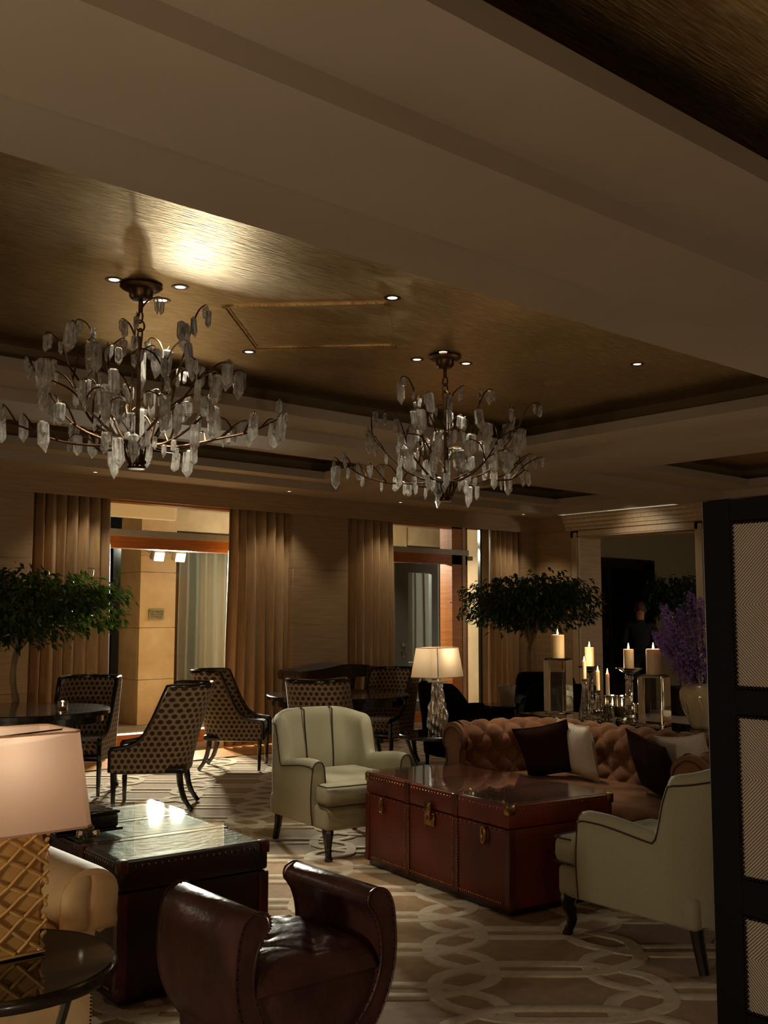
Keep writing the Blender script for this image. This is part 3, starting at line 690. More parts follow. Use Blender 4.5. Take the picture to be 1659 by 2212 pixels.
def chandelier(loc, seed, ncry, lab, R):
    rnd = random.Random(seed)
    t = thing('chandelier', (loc[0], loc[1], ZC), 0, lab, 'chandelier', 'quartz branch chandeliers')
    MB().lathe([(.001, 0), (.105, 0), (.112, -.012), (.10, -.022), (.065, -.03), (.06, -.065), (.045, -.082), (.012, -.088), (.012, -.15), (.001, -.15)], 24).build('canopy', 'bronze', t)
    for i in range(3):
        cz = -.175 - i * .045
        a = [(.024 * math.cos(w) * (1 if i % 2 else 0), .024 * math.cos(w) * (0 if i % 2 else 1), cz + .030 * math.sin(w)) for w in [2 * PI * k / 14 for k in range(14)]]
        MB().tube(a, .005, 6, closed=True).build('chain_link', 'bronze', t)
    zb = -.98                                  # underside of the basket, below the ceiling
    MB().tube([(0, 0, -.28), (0, 0, -.34), (0, 0, zb + .12)], [.016, .010, .013], 8).build('stem', 'bronze', t)
    MB().lathe([(.001, zb), (.042, zb), (.050, zb + .012), (.040, zb + .022), (.046, zb + .03), (.001, zb + .03)], 20).build('basket_foot', 'bronze', t)
    for i in range(18):
        a = 2 * PI * i / 18
        MB().tube([(r * math.cos(a), r * math.sin(a), z) for r, z in ((.042, zb + .03), (.055, zb + .06), (.072, zb + .10), (.074, zb + .128))], .0055, 5).build('basket_rib', 'bronze', t)
    MB().tube([(.075 * math.cos(w), .075 * math.sin(w), zb + .128) for w in [2 * PI * k / 24 for k in range(24)]], .006, 6, closed=True).build('basket_ring', 'bronze', t)
    sites = []
    nb = 17
    for i in range(nb):
        a0 = 2 * PI * i / nb + rnd.uniform(-.12, .12); tier = (0, 1, 2, 1, 0, 2)[i % 6]
        reach = R * ((.97, .66, .36)[tier] + rnd.uniform(-.08, .05)); top = zb + (.33, .54, .74)[tier] + rnd.uniform(-.08, .06)
        tw = rnd.uniform(-.35, .35); sag = (.05, .04, .03)[tier]
        pts = []
        for k, (fr, fz, ft) in enumerate(((.06, .13, 0), (.28, .15, .05), (.55, .30, .3), (.76, .58, .6), (.93, .88, .85), (1.0, 1.0, 1.0))):
            a = a0 + tw * ft; r = reach * fr + rnd.uniform(-.015, .015)
            pts.append((r * math.cos(a), r * math.sin(a), zb + .13 + (top - zb - .13) * (max(0, fz - .13) / .87) + (rnd.uniform(-.02, .02) if 0 < k < 5 else 0)))
        p = bez(pts, 5); n = len(p)
        br = MB().tube(p, [.0095 - .0065 * q / (n - 1) for q in range(n)], 6).build('branch', 'bronze', t)
        end = p[-1]; sites.append(end)
        nt = rnd.choice((3, 4, 4, 5))
        for q in range(nt):                     # twigs leaving the branch, arching over and drooping
            k = int(n * (.35 + .58 * (q + .3) / nt)); b = p[min(k, n - 2)]; d = (p[min(k + 1, n - 1)] - b).normalized()
            side = d.cross(Vector((0, 0, 1))).normalized() * (1 if q % 2 else -1)
            ln = rnd.uniform(.10, .22) * (1.0 if tier < 2 else .8)
            e1 = b + (side * .55 + d * .5 + Vector((0, 0, .55))) * ln * .6
            e2 = e1 + (side * .8 + d * .35 + Vector((0, 0, rnd.uniform(-.1, .35)))) * ln * .5
            e3 = e2 + (side * .6 + Vector((0, 0, rnd.uniform(-.6, .1)))) * ln * .28
            tp = bez([b, e1, e2, e3], 4); m = len(tp)
            MB().tube(tp, [.0055 - .0033 * w / (m - 1) for w in range(m)], 5).build('twig', 'bronze', br)
            sites += [tp[-1], tp[-1], tp[m // 2 + 1]]
        for k in (int(n * .2), int(n * .3), int(n * .45), int(n * .6), int(n * .75), int(n * .9)): sites.append(p[k])
    rnd.shuffle(sites)
    for i in range(min(ncry, len(sites))):
        s = sites[i]; big = rnd.random()
        h = .066 + .07 * big * big + (.03 if big > .85 else 0); w = h * rnd.uniform(.32, .50)
        inst('crystal', CRY[rnd.randrange(len(CRY))], t, (s[0], s[1], s[2] - .006), (rnd.uniform(-.12, .12), rnd.uniform(-.12, .12), rnd.uniform(0, 6.28)), (w, w, h))
    for q in range(2):
        inst('crystal', CRY[q], t, (.02, .0, -.36 - q * .3), (0, 0, q), (.05, .05, .22))
    return t
chandelier(C1, 5, 240, 'large quartz crystal branch chandelier hanging on the left', .82)
chandelier(C2, 11, 190, 'quartz crystal branch chandelier farther off, right of centre', .80)

# ================================================================== TRUNK TABLES
def trunk(name, loc, rz, L, Wd, H, body, lab, long_axis_face, seed):
    """long side along local y, front face towards -x"""
    t = thing(name, loc, rz, lab, 'trunk')
    x, y = Wd / 2, L / 2
    MB().rbox(-x + .012, x - .012, -y + .012, y - .012, .0, .035, .006, 1).build('plinth', 'black_wood', t)
    MB().rbox(-x, x, -y, y, .03, H - .115, .010, 2).build('body', body, t)
    MB().rbox(-x - .003, x + .003, -y - .003, y + .003, H - .112, H, .012, 2).build('lid', body, t)
    for s in (-1, 1):
        yy = s * L * .17
        MB().rbox(-x - .006, -x + .004, yy - .022, yy + .022, .03, H - .115, .003, 1).build('strap', 'trim_lea', t)
        MB().rbox(-x - .009, x + .009, yy - .022, yy + .022, H - .112, H + .003, .003, 1).build('lid_strap', 'trim_lea', t)
        MB().rbox(x - .004, x + .006, yy - .022, yy + .022, .03, H - .115, .003, 1).build('strap', 'trim_lea', t)
    for sx in (-1, 1):
        for sy in (-1, 1):
            MB().rbox(sx * x - .006 - (.03 if sx > 0 else 0), sx * x + .006 + (.03 if sx < 0 else 0), sy * y - .006 - (.03 if sy > 0 else 0), sy * y + .006 + (.03 if sy < 0 else 0), .04, H - .118, .004, 1).build('corner_binding', 'trim_lea', t)
    for sx in (-1, 1):
        for sy in (-1, 1):
            for z0, z1 in ((H - .045, H + .006), (.025, .075)):
                MB().rbox(min(sx * (x + .009), sx * (x - .034)), max(sx * (x + .009), sx * (x - .034)), min(sy * (y + .009), sy * (y - .034)), max(sy * (y + .009), sy * (y - .034)), z0, z1, .008, 2).build('corner_cap', 'brass' if z0 > .2 and body == 'brown_lea' else 'trim_lea', t)
    nm = MB().lathe([(.0052, 0), (.004, .0026), (.0005, .0034)], 6).mesh('nail'); nm.materials.append(M['brass'])
    na = MB()
    def nails(p0, p1, n, nx, ny):
        R = Matrix.Rotation(PI / 2, 4, 'Y') if nx else Matrix.Rotation(-PI / 2, 4, 'X')
        if nx < 0: R = Matrix.Rotation(-PI / 2, 4, 'Y')
        if ny < 0: R = Matrix.Rotation(PI / 2, 4, 'X')
        for i in range(n):
            k = i / (n - 1); p = Vector(p0).lerp(Vector(p1), k)
            na.lathe([(.0055, 0), (.0042, .003), (.0005, .0042)], 6, (0, 0, 0), Matrix.Translation(p) @ R)
    nails((-x - .004, -y + .06, H - .125), (-x - .004, y - .06, H - .125), 30, -1, 0)
    nails((-x - .004, -y + .06, H - .02), (-x - .004, y - .06, H - .02), 44, -1, 0)
    nails((-x - .002, -y + .07, .052), (-x - .002, y - .07, .052), 70, -1, 0)
    nails((-x + .06, -y - .004, H - .02), (x - .06, -y - .004, H - .02), 20, 0, -1)
    for s in (-1, 1):
        for d in (-.018, .018): nails((-x - .007, s * L * .17 + d, .06), (-x - .007, s * L * .17 + d, H - .13), 22, -1, 0)
    o = na.build('brass_nails', 'brass', t); o['kind'] = 'stuff'
    lt = MB().rbox(-x - .016, -x - .002, -.045, .045, H - .20, H - .13, .004, 1).build('lock_plate', 'brass', t)
    MB().rbox(-x - .03, -x - .012, -.028, .024, H - .165, H - .075, .006, 2).build('hasp', 'brass', lt)
    MB().tube([(-x - .036, .0, H - .155), (-x - .018, 0, H - .155)], .012, 10).build('keyhole', 'brass', lt)
    for s in (-1, 1):
        yy = s * L * .36
        pts = [(-x - .012 - .008 * math.sin(w * .5), yy + .018 * math.cos(w), H - .165 + .042 * math.sin(w)) for w in [2 * PI * k / 16 for k in range(16)]]
        MB().tube(pts, .008, 6, closed=True).build('ring_pull', 'brass', t)
    for s in (-1, 1):                           # carrying handles on the ends
        MB().tube(bez([(-.09, s * (y + .004), H * .55), (-.085, s * (y + .045), H * .53), (0, s * (y + .055), H * .50), (.085, s * (y + .045), H * .53), (.09, s * (y + .004), H * .55)], 4), .011, 6).build('end_handle', 'trim_lea', t)
    # leather panels stitched on the lid, then the loose glass
    for a, b in ((-y + .01, -L * .17 - .024), (-L * .17 + .024, L * .17 - .024), (L * .17 + .024, y - .01)):
        MB().rbox(-x + .02, x - .02, a + .012, b - .012, H, H + .0022, .001, 1).build('lid_panel', 'lid_lea' if body == 'dark_lea' else body, t)
    gt = MB().rbox(-x - .004, x + .004, -y - .004, y + .004, H + .0065, H + .0145, .0015, 1).build('glass_top', 'glass_top', t)
    return t
trunk('trunk_table', (2.235, 4.245, 0), math.radians(-3.5), 1.13, .645, .53, 'dark_lea', 'dark leather trunk table with glossy glass top beside the foreground lamp', 0, 1)
trunk('trunk_table', (4.32, 4.16, 0), math.radians(-8), 1.33, .70, .53, 'brown_lea', 'red brown leather trunk table with brass lock before the sofa', 0, 2)
# things on the dark trunk
bx = thing('black_box', (1.99, 4.305, .547), 0.0, 'black lacquer box with crossed straw lid ornament on dark trunk', 'box')
MB().rbox(-.15, .15, -.11, .11, 0, .012, .003, 1).build('base', 'black_lac', bx)
MB().rbox(-.135, .135, -.095, .095, .012, .068, .008, 2).build('body', 'black_lac', bx)
MB().rbox(-.14, .14, -.10, .10, .069, .082, .004, 1).build('lid', 'black_lac', bx)
for i in range(9):
    a = random.uniform(-.5, .5); y = -.08 + i * .02
    MB().tube([(-.12, y - a * .04, .084), (0, y, .087 + .003 * (i % 3)), (.12, y + a * .06, .084)], .0028, 5).build('straw', 'steel', bx)
asht = thing('cut_glass_dish', (1.70, 4.245, .547), 0.3, 'small square cut glass dish at the corner of dark trunk', 'dish')
asht.location = (1.95, 4.135, .5475)
MB().rbox(-.035, .035, -.035, .035, 0, .032, .008, 2).build('dish', 'glass', asht)
MB().lathe([(.001, .034), (.024, .034), (.027, .040), (.024, .044), (.001, .038)], 16).build('inner_rim', 'glass', asht)

# ================================================================== OLIVE ARMCHAIRS (front towards -y)
def arm_outline(half, front, back, r):
    pass
def armchair(name, loc, rz, lab):
    t = thing(name, loc, rz, lab, 'armchair', 'olive armchairs around the trunk')
    W, D = .37, .37
    # wrap-around body: path from front-left arm round the back to front-right arm
    path = []
    for k in range(25): path.append((-W, -D + .065 + (2 * D - .265) * k / 24))
    for k in range(1, 14):
        a = PI - (PI / 2) * k / 14; path.append((-W + .20 + .20 * math.cos(a), D - .20 + .20 * math.sin(a)))
    for k in range(0, 9): path.append((-W + .20 + (2 * W - .40) * k / 8, D))
    full = path + [(-x, y) for x, y in path[:38][::-1]]
    P2 = [Vector(p) for p in full]; n = len(P2); tot = [0]
    for i in range(1, n): tot.append(tot[-1] + (P2[i] - P2[i - 1]).length)
    T = tot[-1]
    def top(i):
        x, y = P2[i]
        k = sstep(.115, .20, y)                  # rises from arm to back
        arm = .54 + .04 * sstep(.20, -.22, y) - .035 * sstep(-.27, -.37, y)
        rise = .845 - .05 * (abs(x) / W) ** 4
        return arm * (1 - k) + rise * k
    def nrm(i):
        d = (P2[min(i + 1, n - 1)] - P2[max(i - 1, 0)]).normalized(); return Vector((-d.y, d.x))  # points outward (path runs clockwise from above)
    th_of = lambda i: .085 + .025 * sstep(.1, .35, P2[i].y)
    prof_n = 18
    def sec(u, v):
        i = min(n - 1, int(round(u * (n - 1)))); p = P2[i]; nn = nrm(i); tz = top(i); th = th_of(i)
        rake = .045 * sstep(.15, .36, p.y)
        # v runs: outer bottom -> outer top -> round -> inner top -> inner bottom
        if v < .42:
            z = .19 + (tz - .055 - .19) * (v / .42); off = 0.012 * math.sin(PI * v / .42)
        elif v < .58:
            a = PI * (v - .42) / .16; z = tz - .055 + .055 * math.sin(a); off = -th / 2 + th / 2 * math.cos(a)
        else:
            z = tz - .055 - (tz - .055 - .19) * ((v - .58) / .42); off = -th - .012 * math.sin(PI * (v - .58) / .42)
        q = p + nn * off
        return (q.x, q.y + rake * sstep(.42, .85, z), z)
    body = MB().grid(n, 34, sec)
    o = len(body.v)
    for e in (0, n - 1):
        idx = [e * 34 + j for j in range(34)]; body.f.append(tuple(idx if e else idx[::-1]))
    body.build('frame_upholstery', 'olive', t, True, 60)
    # dark piping along the outer and front edge
    MB().tube([(Vector(sec(i / (n - 1), .43)) + Vector((*(nrm(i) * .002), 0))) for i in range(n)], .0045, 6).build('edge_piping', 'piping', t)
    for e in (0, n - 1):
        MB().tube([Vector(sec(e / (n - 1), v)) + Vector((0, -.003, 0)) for v in [.0, .1, .2, .3, .4, .44, .47, .5, .53, .56, .6, .7, .8, .9]], .004, 6).build('arm_front_piping', 'piping', t)
    # channels on the inner back
    for x in (-.10, .10):
        pts = []
        for k in range(10):
            z = .44 + (.83 - .44) * k / 9
            pts.append((x * (1 + .25 * (z - .44)), D - .110 - .014 + .045 * sstep(.42, .85, z), z))
        pts.append((x * 1.1, D - .05 + .03, .852))
        MB().tube(pts, .005, 6).build('back_piping', 'piping', t)
    # T-shaped seat cushion and front rail
    sc = MB().rbox(-.275, .275, -D + .02, D - .13, .315, .455, .05, 4).rbox(-W + .005, W - .005, -D - .105, -D + .055, .315, .445, .045, 4)
    sc.build('seat_cushion', 'olive', t, True, 60)
    for z in (.436, .325):
        MB().tube(bez([(-W + .012, -D + .01, z), (-W + .012, -D - .07, z), (-W + .05, -D - .104, z), (0, -D - .108, z), (W - .05, -D - .104, z), (W - .012, -D - .07, z), (W - .012, -D + .01, z)], 4), .0045, 6).build('cushion_piping', 'piping', t)
    MB().rbox(-W + .015, W - .015, -D - .085, D - .06, .17, .315, .03, 3).build('seat_base', 'olive', t)
    for s in (-1, 1):
        MB().tube(bez([(s * (W - .055), -D - .035, .185), (s * (W - .050), -D - .045, .14), (s * (W - .06), -D - .03, .07), (s * (W - .052), -D - .05, .012), (s * (W - .052), -D - .052, 0)], 4), [.038, .038, .037, .036, .034, .031, .028, .026, .024, .022, .021, .021, .022, .024, .026, .026, .026][:17], 8).build('front_leg', 'black_wood', t)
        MB().tube([(s * (W - .07), D - .10, .19), (s * (W - .07), D - .085, .10), (s * (W - .065), D - .06, 0)], [.03, .026, .021], 8).build('back_leg', 'black_wood', t)
    return t
armchair('armchair', (4.325, 5.46, 0), math.radians(-8), 'olive armchair with dark piping facing the trunk, beyond it')
armchair('armchair', (4.195, 2.77, 0), math.radians(180 - 3), 'olive armchair seen from its side beside the nailhead screen')

# ================================================================== TUFTED SOFA (local u -> x, v -> y; seat faces -x)
SG = thing('tufted_sofa', (4.31, 4.16, 0), math.radians(-8), 'rust velvet button tufted sofa behind the brown trunk', 'sofa')
def sofa():
    t = SG
    VA, VB, UF, UB = .80, -1.0, .50, 1.17      # inner faces: arms at v, front at u, back at u
    r = .22; path = []
    for k in range(12): path.append((UF + (UB - r - UF) * k / 12, VA))
    for k in range(11): a = PI / 2 * (1 - k / 10); path.append((UB - r + r * math.cos(a), VA - r + r * math.sin(a)))
    for k in range(1, 40): path.append((UB, VA - r + (VB + r - VA + r) * k / 40))
    for k in range(11): a = -PI / 2 * k / 10; path.append((UB - r + r * math.cos(a), VB + r + r * math.sin(a)))
    for k in range(1, 13): path.append((UB - r + (UF - UB + r) * k / 12, VB))
    # resample evenly
    P2 = [Vector(p) for p in path]; d = [0]
    for i in range(1, len(P2)): d.append(d[-1] + (P2[i] - P2[i - 1]).length)
    T = d[-1]
    def at(s):
        s = max(0, min(T, s)); i = 0
        lo, hi = 0, len(d) - 1
        while hi - lo > 1:
            m = (lo + hi) // 2
            if d[m] <= s: lo = m
            else: hi = m
        f = (s - d[lo]) / max(1e-9, d[hi] - d[lo]); p = P2[lo].lerp(P2[hi], f); tg = (P2[hi] - P2[lo]).normalized()
        return p, Vector((-tg.y, tg.x))          # outward
    # profile (n outward, z): up the face, over the roll
    prof = bez([(0, .40, 0), (.012, .47, 0), (.03, .54, 0), (.025, .60, 0), (-.005, .65, 0), (.012, .712, 0), (.07, .742, 0), (.14, .735, 0), (.185, .69, 0), (.185, .62, 0), (.16, .58, 0)], 6)
    pl = [0]
    for i in range(1, len(prof)): pl.append(pl[-1] + (prof[i] - prof[i - 1]).length)
    PLn = pl[-1]
    def pr_at(w):
        for i in range(1, len(pl)):
            if pl[i] >= w: break
        f = (w - pl[i - 1]) / (pl[i] - pl[i - 1]); p = prof[i - 1].lerp(prof[i], f); tg = (prof[i] - prof[i - 1]).normalized()
        return p, (-tg.y, tg.x)                  # normal of the profile: (-tz, tn) -> towards seat/up
    ps, pt = .165, .155
    def disp(s, w):
        a = s / ps + w / pt; b = s / ps - w / pt
        k = (abs(math.sin(PI * a)) * abs(math.sin(PI * b))) ** .42
        fade = sstep(PLn * .98, PLn * .74, w)
        return .036 * k * fade + .018 * (1 - fade)
    ns, nw = 330, 60
    def fn(u, v):
        s = u * T; w = v * PLn * .999; p, nn = at(s); q, pn = pr_at(w); h = disp(s, w)
        n_ = q.x + pn[0] * h; z = q.y + pn[1] * h
        e = p + nn * n_; return (e.x, e.y, z)
    back = MB().grid(ns, nw, fn); back.build('tufted_back', 'velvet', t, True, 75, False)
    bt = MB().lathe([(.0005, .006), (.008, .005), (.011, 0)], 8).mesh('button'); bt.materials.append(M['velvet'])
    for i in range(0, int(T / ps * 2) + 1):
        for j in range(0, int(PLn * .78 / pt * 2) + 1):
            if (i + j) % 2: continue
            s = i * ps / 2; w = j * pt / 2
            if w < .06 or s < .05 or s > T - .05: continue
            p, nn = at(s); q, pn = pr_at(w); e = p + nn * (q.x + pn[0] * .004)
            nv = Vector((nn.x * pn[0], nn.y * pn[0], pn[1]))
            inst('button', bt, t, (e.x, e.y, q.y + pn[1] * .004), nv.to_track_quat('Z', 'Y').to_euler())
    # outer shell under the roll
    def sh(u, v):
        s = u * T; p, nn = at(s); e = p + nn * (.165 + .004 * math.sin(PI * v)); return (e.x, e.y, .07 + (.63 - .07) * v)
    MB().grid(90, 4, sh).build('outer_back', 'velvet', t, True, 60, False)
    # arm fronts: scroll-shaped panel with piping
    for s_, vv, sg in ((0, VA, 1), (T, VB, -1)):
        poly = [(0, .10), (0, .56), (-.012, .62), (-.03, .665), (-.012, .72), (.05, .762), (.12, .768), (.19, .735), (.212, .68), (.20, .61), (.175, .575), (.17, .10)]
        pp = bez([(a, b, 0) for a, b in poly], 3); n = len(pp)
        mb = MB(); vs = [(UF + .005, vv + sg * p.x, p.y) for p in pp] + [(UF - .028, vv + sg * p.x, p.y) for p in pp]
        mb.add(vs, [tuple(range(n)), tuple(range(n, 2 * n))[::-1]] + [(i, (i + 1) % n, n + (i + 1) % n, n + i) for i in range(n)]).build('arm_front', 'velvet', t, True, 40)
        MB().tube([(UF - .030, vv + sg * (p.x * .84 + .012), .40 + (p.y - .40) * .92) for p in pp], .005, 6).build('arm_piping', 'piping', t)
    MB().rbox(UF - .005, UB + .06, VB + .01, VA - .01, .255, .435, .055, 4).build('seat_cushion', 'velvet', t)
    MB().rbox(UF + .005, UB + .15, VB - .15, VA + .15, .09, .27, .02, 2).build('base', 'velvet', t)
    for u in (UF + .06, UB + .10):
        for v in (VB - .10, VA + .10): MB().lathe([(.02, 0), (.03, .03), (.034, .09), (.001, .09)], 12, (u, v, 0)).build('foot', 'black_wood', t)
sofa()
def pillow(name, mat, loc, rot, sz, th, lab, grp, seed):
    rnd = random.Random(seed)
    t = thing(name, loc, 0, lab, 'cushion', grp); t.rotation_euler = rot
    def half(sg):
        def fn(u, v):
            x, y = 2 * u - 1, 2 * v - 1
            k = max(0, (1 - abs(x) ** 2.6) * (1 - abs(y) ** 2.6)) ** .55
            pinch = 1 - .10 * (1 - abs(x) ** 2) * abs(y) ** 4; pinch2 = 1 - .10 * (1 - abs(y) ** 2) * abs(x) ** 4
            wr = .012 * math.sin(7 * x + 3 * y + seed) * k * (1 - k)
            return (x * sz / 2 * pinch2, sg * (th / 2 * k + wr), y * sz / 2 * pinch)
        return fn
    MB().grid(22, 22, half(1)).grid(22, 22, half(-1)).build('cover', mat, t, True, 80)
    pts = []
    for e in range(4):
        for k in range(10):
            w = -1 + 2 * k / 10
            x, y = ((w, -1), (1, w), (-w, 1), (-1, -w))[e]
            pinch = 1 - .10 * (1 - abs(x) ** 2) * abs(y) ** 4; pinch2 = 1 - .10 * (1 - abs(y) ** 2) * abs(x) ** 4
            pts.append((x * sz / 2 * pinch2, 0, y * sz / 2 * pinch))
    MB().tube(pts, .004, 5, closed=True).build('seam_edge', mat, t)
    return t
def GG(u, v, z):
    c, s = math.cos(math.radians(-8)), math.sin(math.radians(-8)); return (4.31 + c * u - s * v, 4.16 + s * u + c * v, z)
pillow('sofa_cushion', 'cushion_w', GG(.99, .26, .618), (math.radians(14), math.radians(4), math.radians(-98 - 8)), .37, .12, 'white cushion behind the dark one at the left end of sofa', 'sofa cushions', 1)
pillow('sofa_cushion', 'cushion_d', GG(.88, .42, .61), (math.radians(22), math.radians(-12), math.radians(-65)), .37, .13, 'dark brown velvet cushion at the left end of sofa', 'sofa cushions', 2)
pillow('sofa_cushion', 'cushion_w', GG(.99, -.64, .620), (math.radians(16), math.radians(-8), math.radians(-100)), .38, .12, 'white cushion behind the dark one at the right end of sofa', 'sofa cushions', 3)
pillow('sofa_cushion', 'cushion_d', GG(.86, -.50, .612), (math.radians(24), math.radians(10), math.radians(-110)), .38, .13, 'dark brown velvet cushion at the right end of sofa', 'sofa cushions', 4)

# ================================================================== LEATHER STOOL
def stool():
    t = thing('curule_stool', (1.985, 2.82, 0), math.radians(-1.5), 'dark leather scroll arm stool in the foreground beside the dark trunk', 'stool')
    LY = .235
    for s in (-1, 1):
        # arm cross-section (x,z) closed polygon
        pl = [(.085, .175), (.15, .215), (.21, .29), (.238, .37), (.238, .44), (.222, .50), (.20, .535), (.185, .555), (.19, .585), (.222, .600), (.262, .588), (.288, .55), (.300, .48), (.302, .40), (.285, .31), (.24, .22), (.17, .15), (.09, .115)]
        pp = bez([(s * a, 0, b) for a, b in pl] + [(s * pl[0][0], 0, pl[0][1])], 3)[:-1]; n = len(pp)
        mb = MB(); rows = []
        for y, k in ((-LY, .86), (-LY + .012, 1), (LY - .012, 1), (LY, .86)):
            cx = sum(p.x for p in pp) / n; cz = sum(p.z for p in pp) / n
            rows.append([(p.x if k == 1 else p.x + (cx - p.x) * .04, y, p.z if k == 1 else p.z + (cz - p.z) * .04) for p in pp])
        vs = [v for r in rows for v in r]; fs = []
        for q in range(3):
            for i in range(n): fs.append((q * n + i, q * n + (i + 1) % n, (q + 1) * n + (i + 1) % n, (q + 1) * n + i))
        fs.append(tuple(range(n))); fs.append(tuple(range(3 * n, 4 * n)))
        mb.add(vs, fs).build('scroll_arm', 'stool_lea', t, True, 55)
        for y in (-LY - .001, LY + .001):
            MB().tube([(p.x * .985, y, p.z) for p in pp], .0042, 5, closed=True).build('welt', 'stool_lea', t)
        na = MB()
        for i in range(0, n, 1):
            p = pp[i]
            if p.z > .2: na.lathe([(.003, 0), (.002, .002), (.0004, .003)], 5, (0, 0, 0), Matrix.Translation((p.x * .96, -LY - .002, p.z)) @ Matrix.Rotation(PI / 2, 4, 'X'))
        o = na.build('nail_trim', 'nail', t); o['kind'] = 'stuff'
        for y in (-LY + .035, LY - .035):
            MB().tube(bez([(s * .10, y, .15), (s * .16, y * 1.02, .10), (s * .21, y * 1.05, .05), (s * .26, y * 1.1, .008), (s * .27, y * 1.1, 0)], 3), [.034] * 4 + [.03] * 3 + [.024] * 3 + [.02] * 3, 8).build('leg', 'black_wood', t)
    MB().rbox(-.235, .235, -LY + .012, LY - .012, .14, .36, .03, 2).build('seat_box', 'stool_lea', t)
    rnd = random.Random(3)
    bumps = [(rnd.uniform(-.2, .2), rnd.uniform(-.2, .2), rnd.uniform(-.012, .004), rnd.uniform(.03, .07), rnd.uniform(0, 3.1)) for _ in range(34)]
    def fn(u, v):
        x = -.232 + .464 * u; y = -LY + 2 * LY * v
        e = (1 - abs(2 * u - 1) ** 8) * (1 - abs(2 * v - 1) ** 8); z = .36 + .085 * e ** .5 + .022 * (1 - (2 * u - 1) ** 2) * (1 - (2 * v - 1) ** 2)
        for bx_, by, h, w, an in bumps:
            dx, dy = x - bx_, y - by; a = dx * math.cos(an) + dy * math.sin(an); b = -dx * math.sin(an) + dy * math.cos(an)
            z += h * math.exp(-(a / (w * 1.8)) ** 2 - (b / (w * .35)) ** 2) * e
        return (x * (1 - .015 * (1 - e)), y, z)
    MB().grid(60, 60, fn).build('seat_cushion', 'stool_lea', t, True, 80, False)
stool()

# ================================================================== DINING CHAIRS (front towards -y)
def dining_chair():
    t = thing('dining_chair', (0, 0, 0), 0, 'x', 'chair', 'dotted dining chairs')
    path = []; WX = .265
    for k in range(13): path.append((-WX, -.285 + .375 * k / 12))
    for k in range(1, 14): a = PI - PI / 2 * k / 13; path.append((-WX + .21 + .21 * math.cos(a), .09 + .20 * math.sin(a)))
    path.append((-.02, .29)); full = path + [(-x, y) for x, y in path[::-1]]
    P2 = [Vector(p) for p in full]; n = len(P2); S_ = [0]
    for i in range(1, n): S_.append(S_[-1] + (P2[i] - P2[i - 1]).length)
    def nrm(i):
        d = (P2[min(i + 1, n - 1)] - P2[max(i - 1, 0)]).normalized(); return Vector((-d.y, d.x))
    def ztop(y):
        p = max(0, min(1, (y + .285) / .375)); return .455 + .475 * (.1 * p + .9 * p ** 4.2)
    def pos(i, z, off):
        p = P2[i] + nrm(i) * off; w = sstep(-.02, .30, P2[i].y)
        l = .17 * w * max(0, (z - .30) / .63) ** 1.2
        return (p.x * (1 + .10 * max(0, z - .4) * w), p.y + l, z)
    nz = 12; vs = []; uv = []; fs = []
    for side, off in ((0, 0.0), (1, -.035)):
        for i in range(n):
            zt = ztop(P2[i].y) - .008
            for j in range(nz):
                z = .29 + (zt - .29) * j / (nz - 1); vs.append(pos(i, z, off)); uv.append((S_[i], z))
    for side in (0, 1):
        b = side * n * nz
        for i in range(n - 1):
            for j in range(nz - 1): fs.append((b + i * nz + j, b + (i + 1) * nz + j, b + (i + 1) * nz + j + 1, b + i * nz + j + 1))
    for i in range(n - 1): fs.append((i * nz, (i + 1) * nz, n * nz + (i + 1) * nz, n * nz + i * nz))
    for e in (0, n - 1):
        for j in range(nz - 1): fs.append((e * nz + j, e * nz + j + 1, n * nz + e * nz + j + 1, n * nz + e * nz + j))
    mb = MB().add(vs, fs); o = mb.build('back_shell', 'dots', t, True, 50, False)
    bm = bmesh.new(); bm.from_mesh(o.data); bmesh.ops.recalc_face_normals(bm, faces=bm.faces[:]); bm.to_mesh(o.data); bm.free()
    ul = o.data.uv_layers.new(name='UVMap')
    for l in o.data.loops: ul.data[l.index].uv = uv[l.vertex_index]
    # lacquered rail along the top edge and down the arm front
    rail = [Vector(pos(0, .29 + .16 * k / 4, -.0175)) for k in range(5)] + [Vector(pos(i, ztop(P2[i].y), -.0175)) for i in range(n)] + [Vector(pos(n - 1, .45 - .16 * k / 4, -.0175)) for k in range(5)]
    MB().tube(rail, .0235, 8, flat=.8).build('top_rail', 'black_lac', t)
    sc = MB().rbox(-.232, .232, -.275, .235, .33, .455, .04, 3); so = sc.build('seat_cushion', 'dots', t)
    ul = so.data.uv_layers.new(name='UVMap')
    for l in so.data.loops: c = so.data.vertices[l.vertex_index].co; ul.data[l.index].uv = (c.x + .3 * c.z, c.y + c.z)
    MB().rbox(-.262, .262, -.29, .28, .275, .335, .02, 2).build('seat_rail', 'black_lac', t)
    for s in (-1, 1):
        MB().tube([(s * .245, -.265, .46), (s * .245, -.265, .3), (s * .24, -.262, .0)], [.023, .023, .015], 6).build('front_leg', 'black_lac', t)
        MB().tube(bez([(s * .215, .225, .30), (s * .215, .235, .2), (s * .215, .265, .09), (s * .22, .325, 0)], 4), [.025] * 5 + [.022] * 4 + [.018] * 4, 6).build('back_leg', 'black_lac', t)
    return t
def face(dx, dy): return math.atan2(dx, -dy)
TC1, TC2 = (3.14, 7.92), (6.02, 7.62)
ch = dining_chair()
ch.location = (4.03, 7.42, 0); ch.rotation_euler = (0, 0, face(-.80, .60)); ch['label'] = 'dotted dining chair at the left table, side on, nearest window one'
dup(ch, (3.90, 8.45, 0), face(-.70, -.74), 'dotted dining chair behind the left table, its front to the camera')
dup(ch, (5.68, 8.80, 0), face(.74, -.68), 'dotted dining chair before the middle curtain facing right')
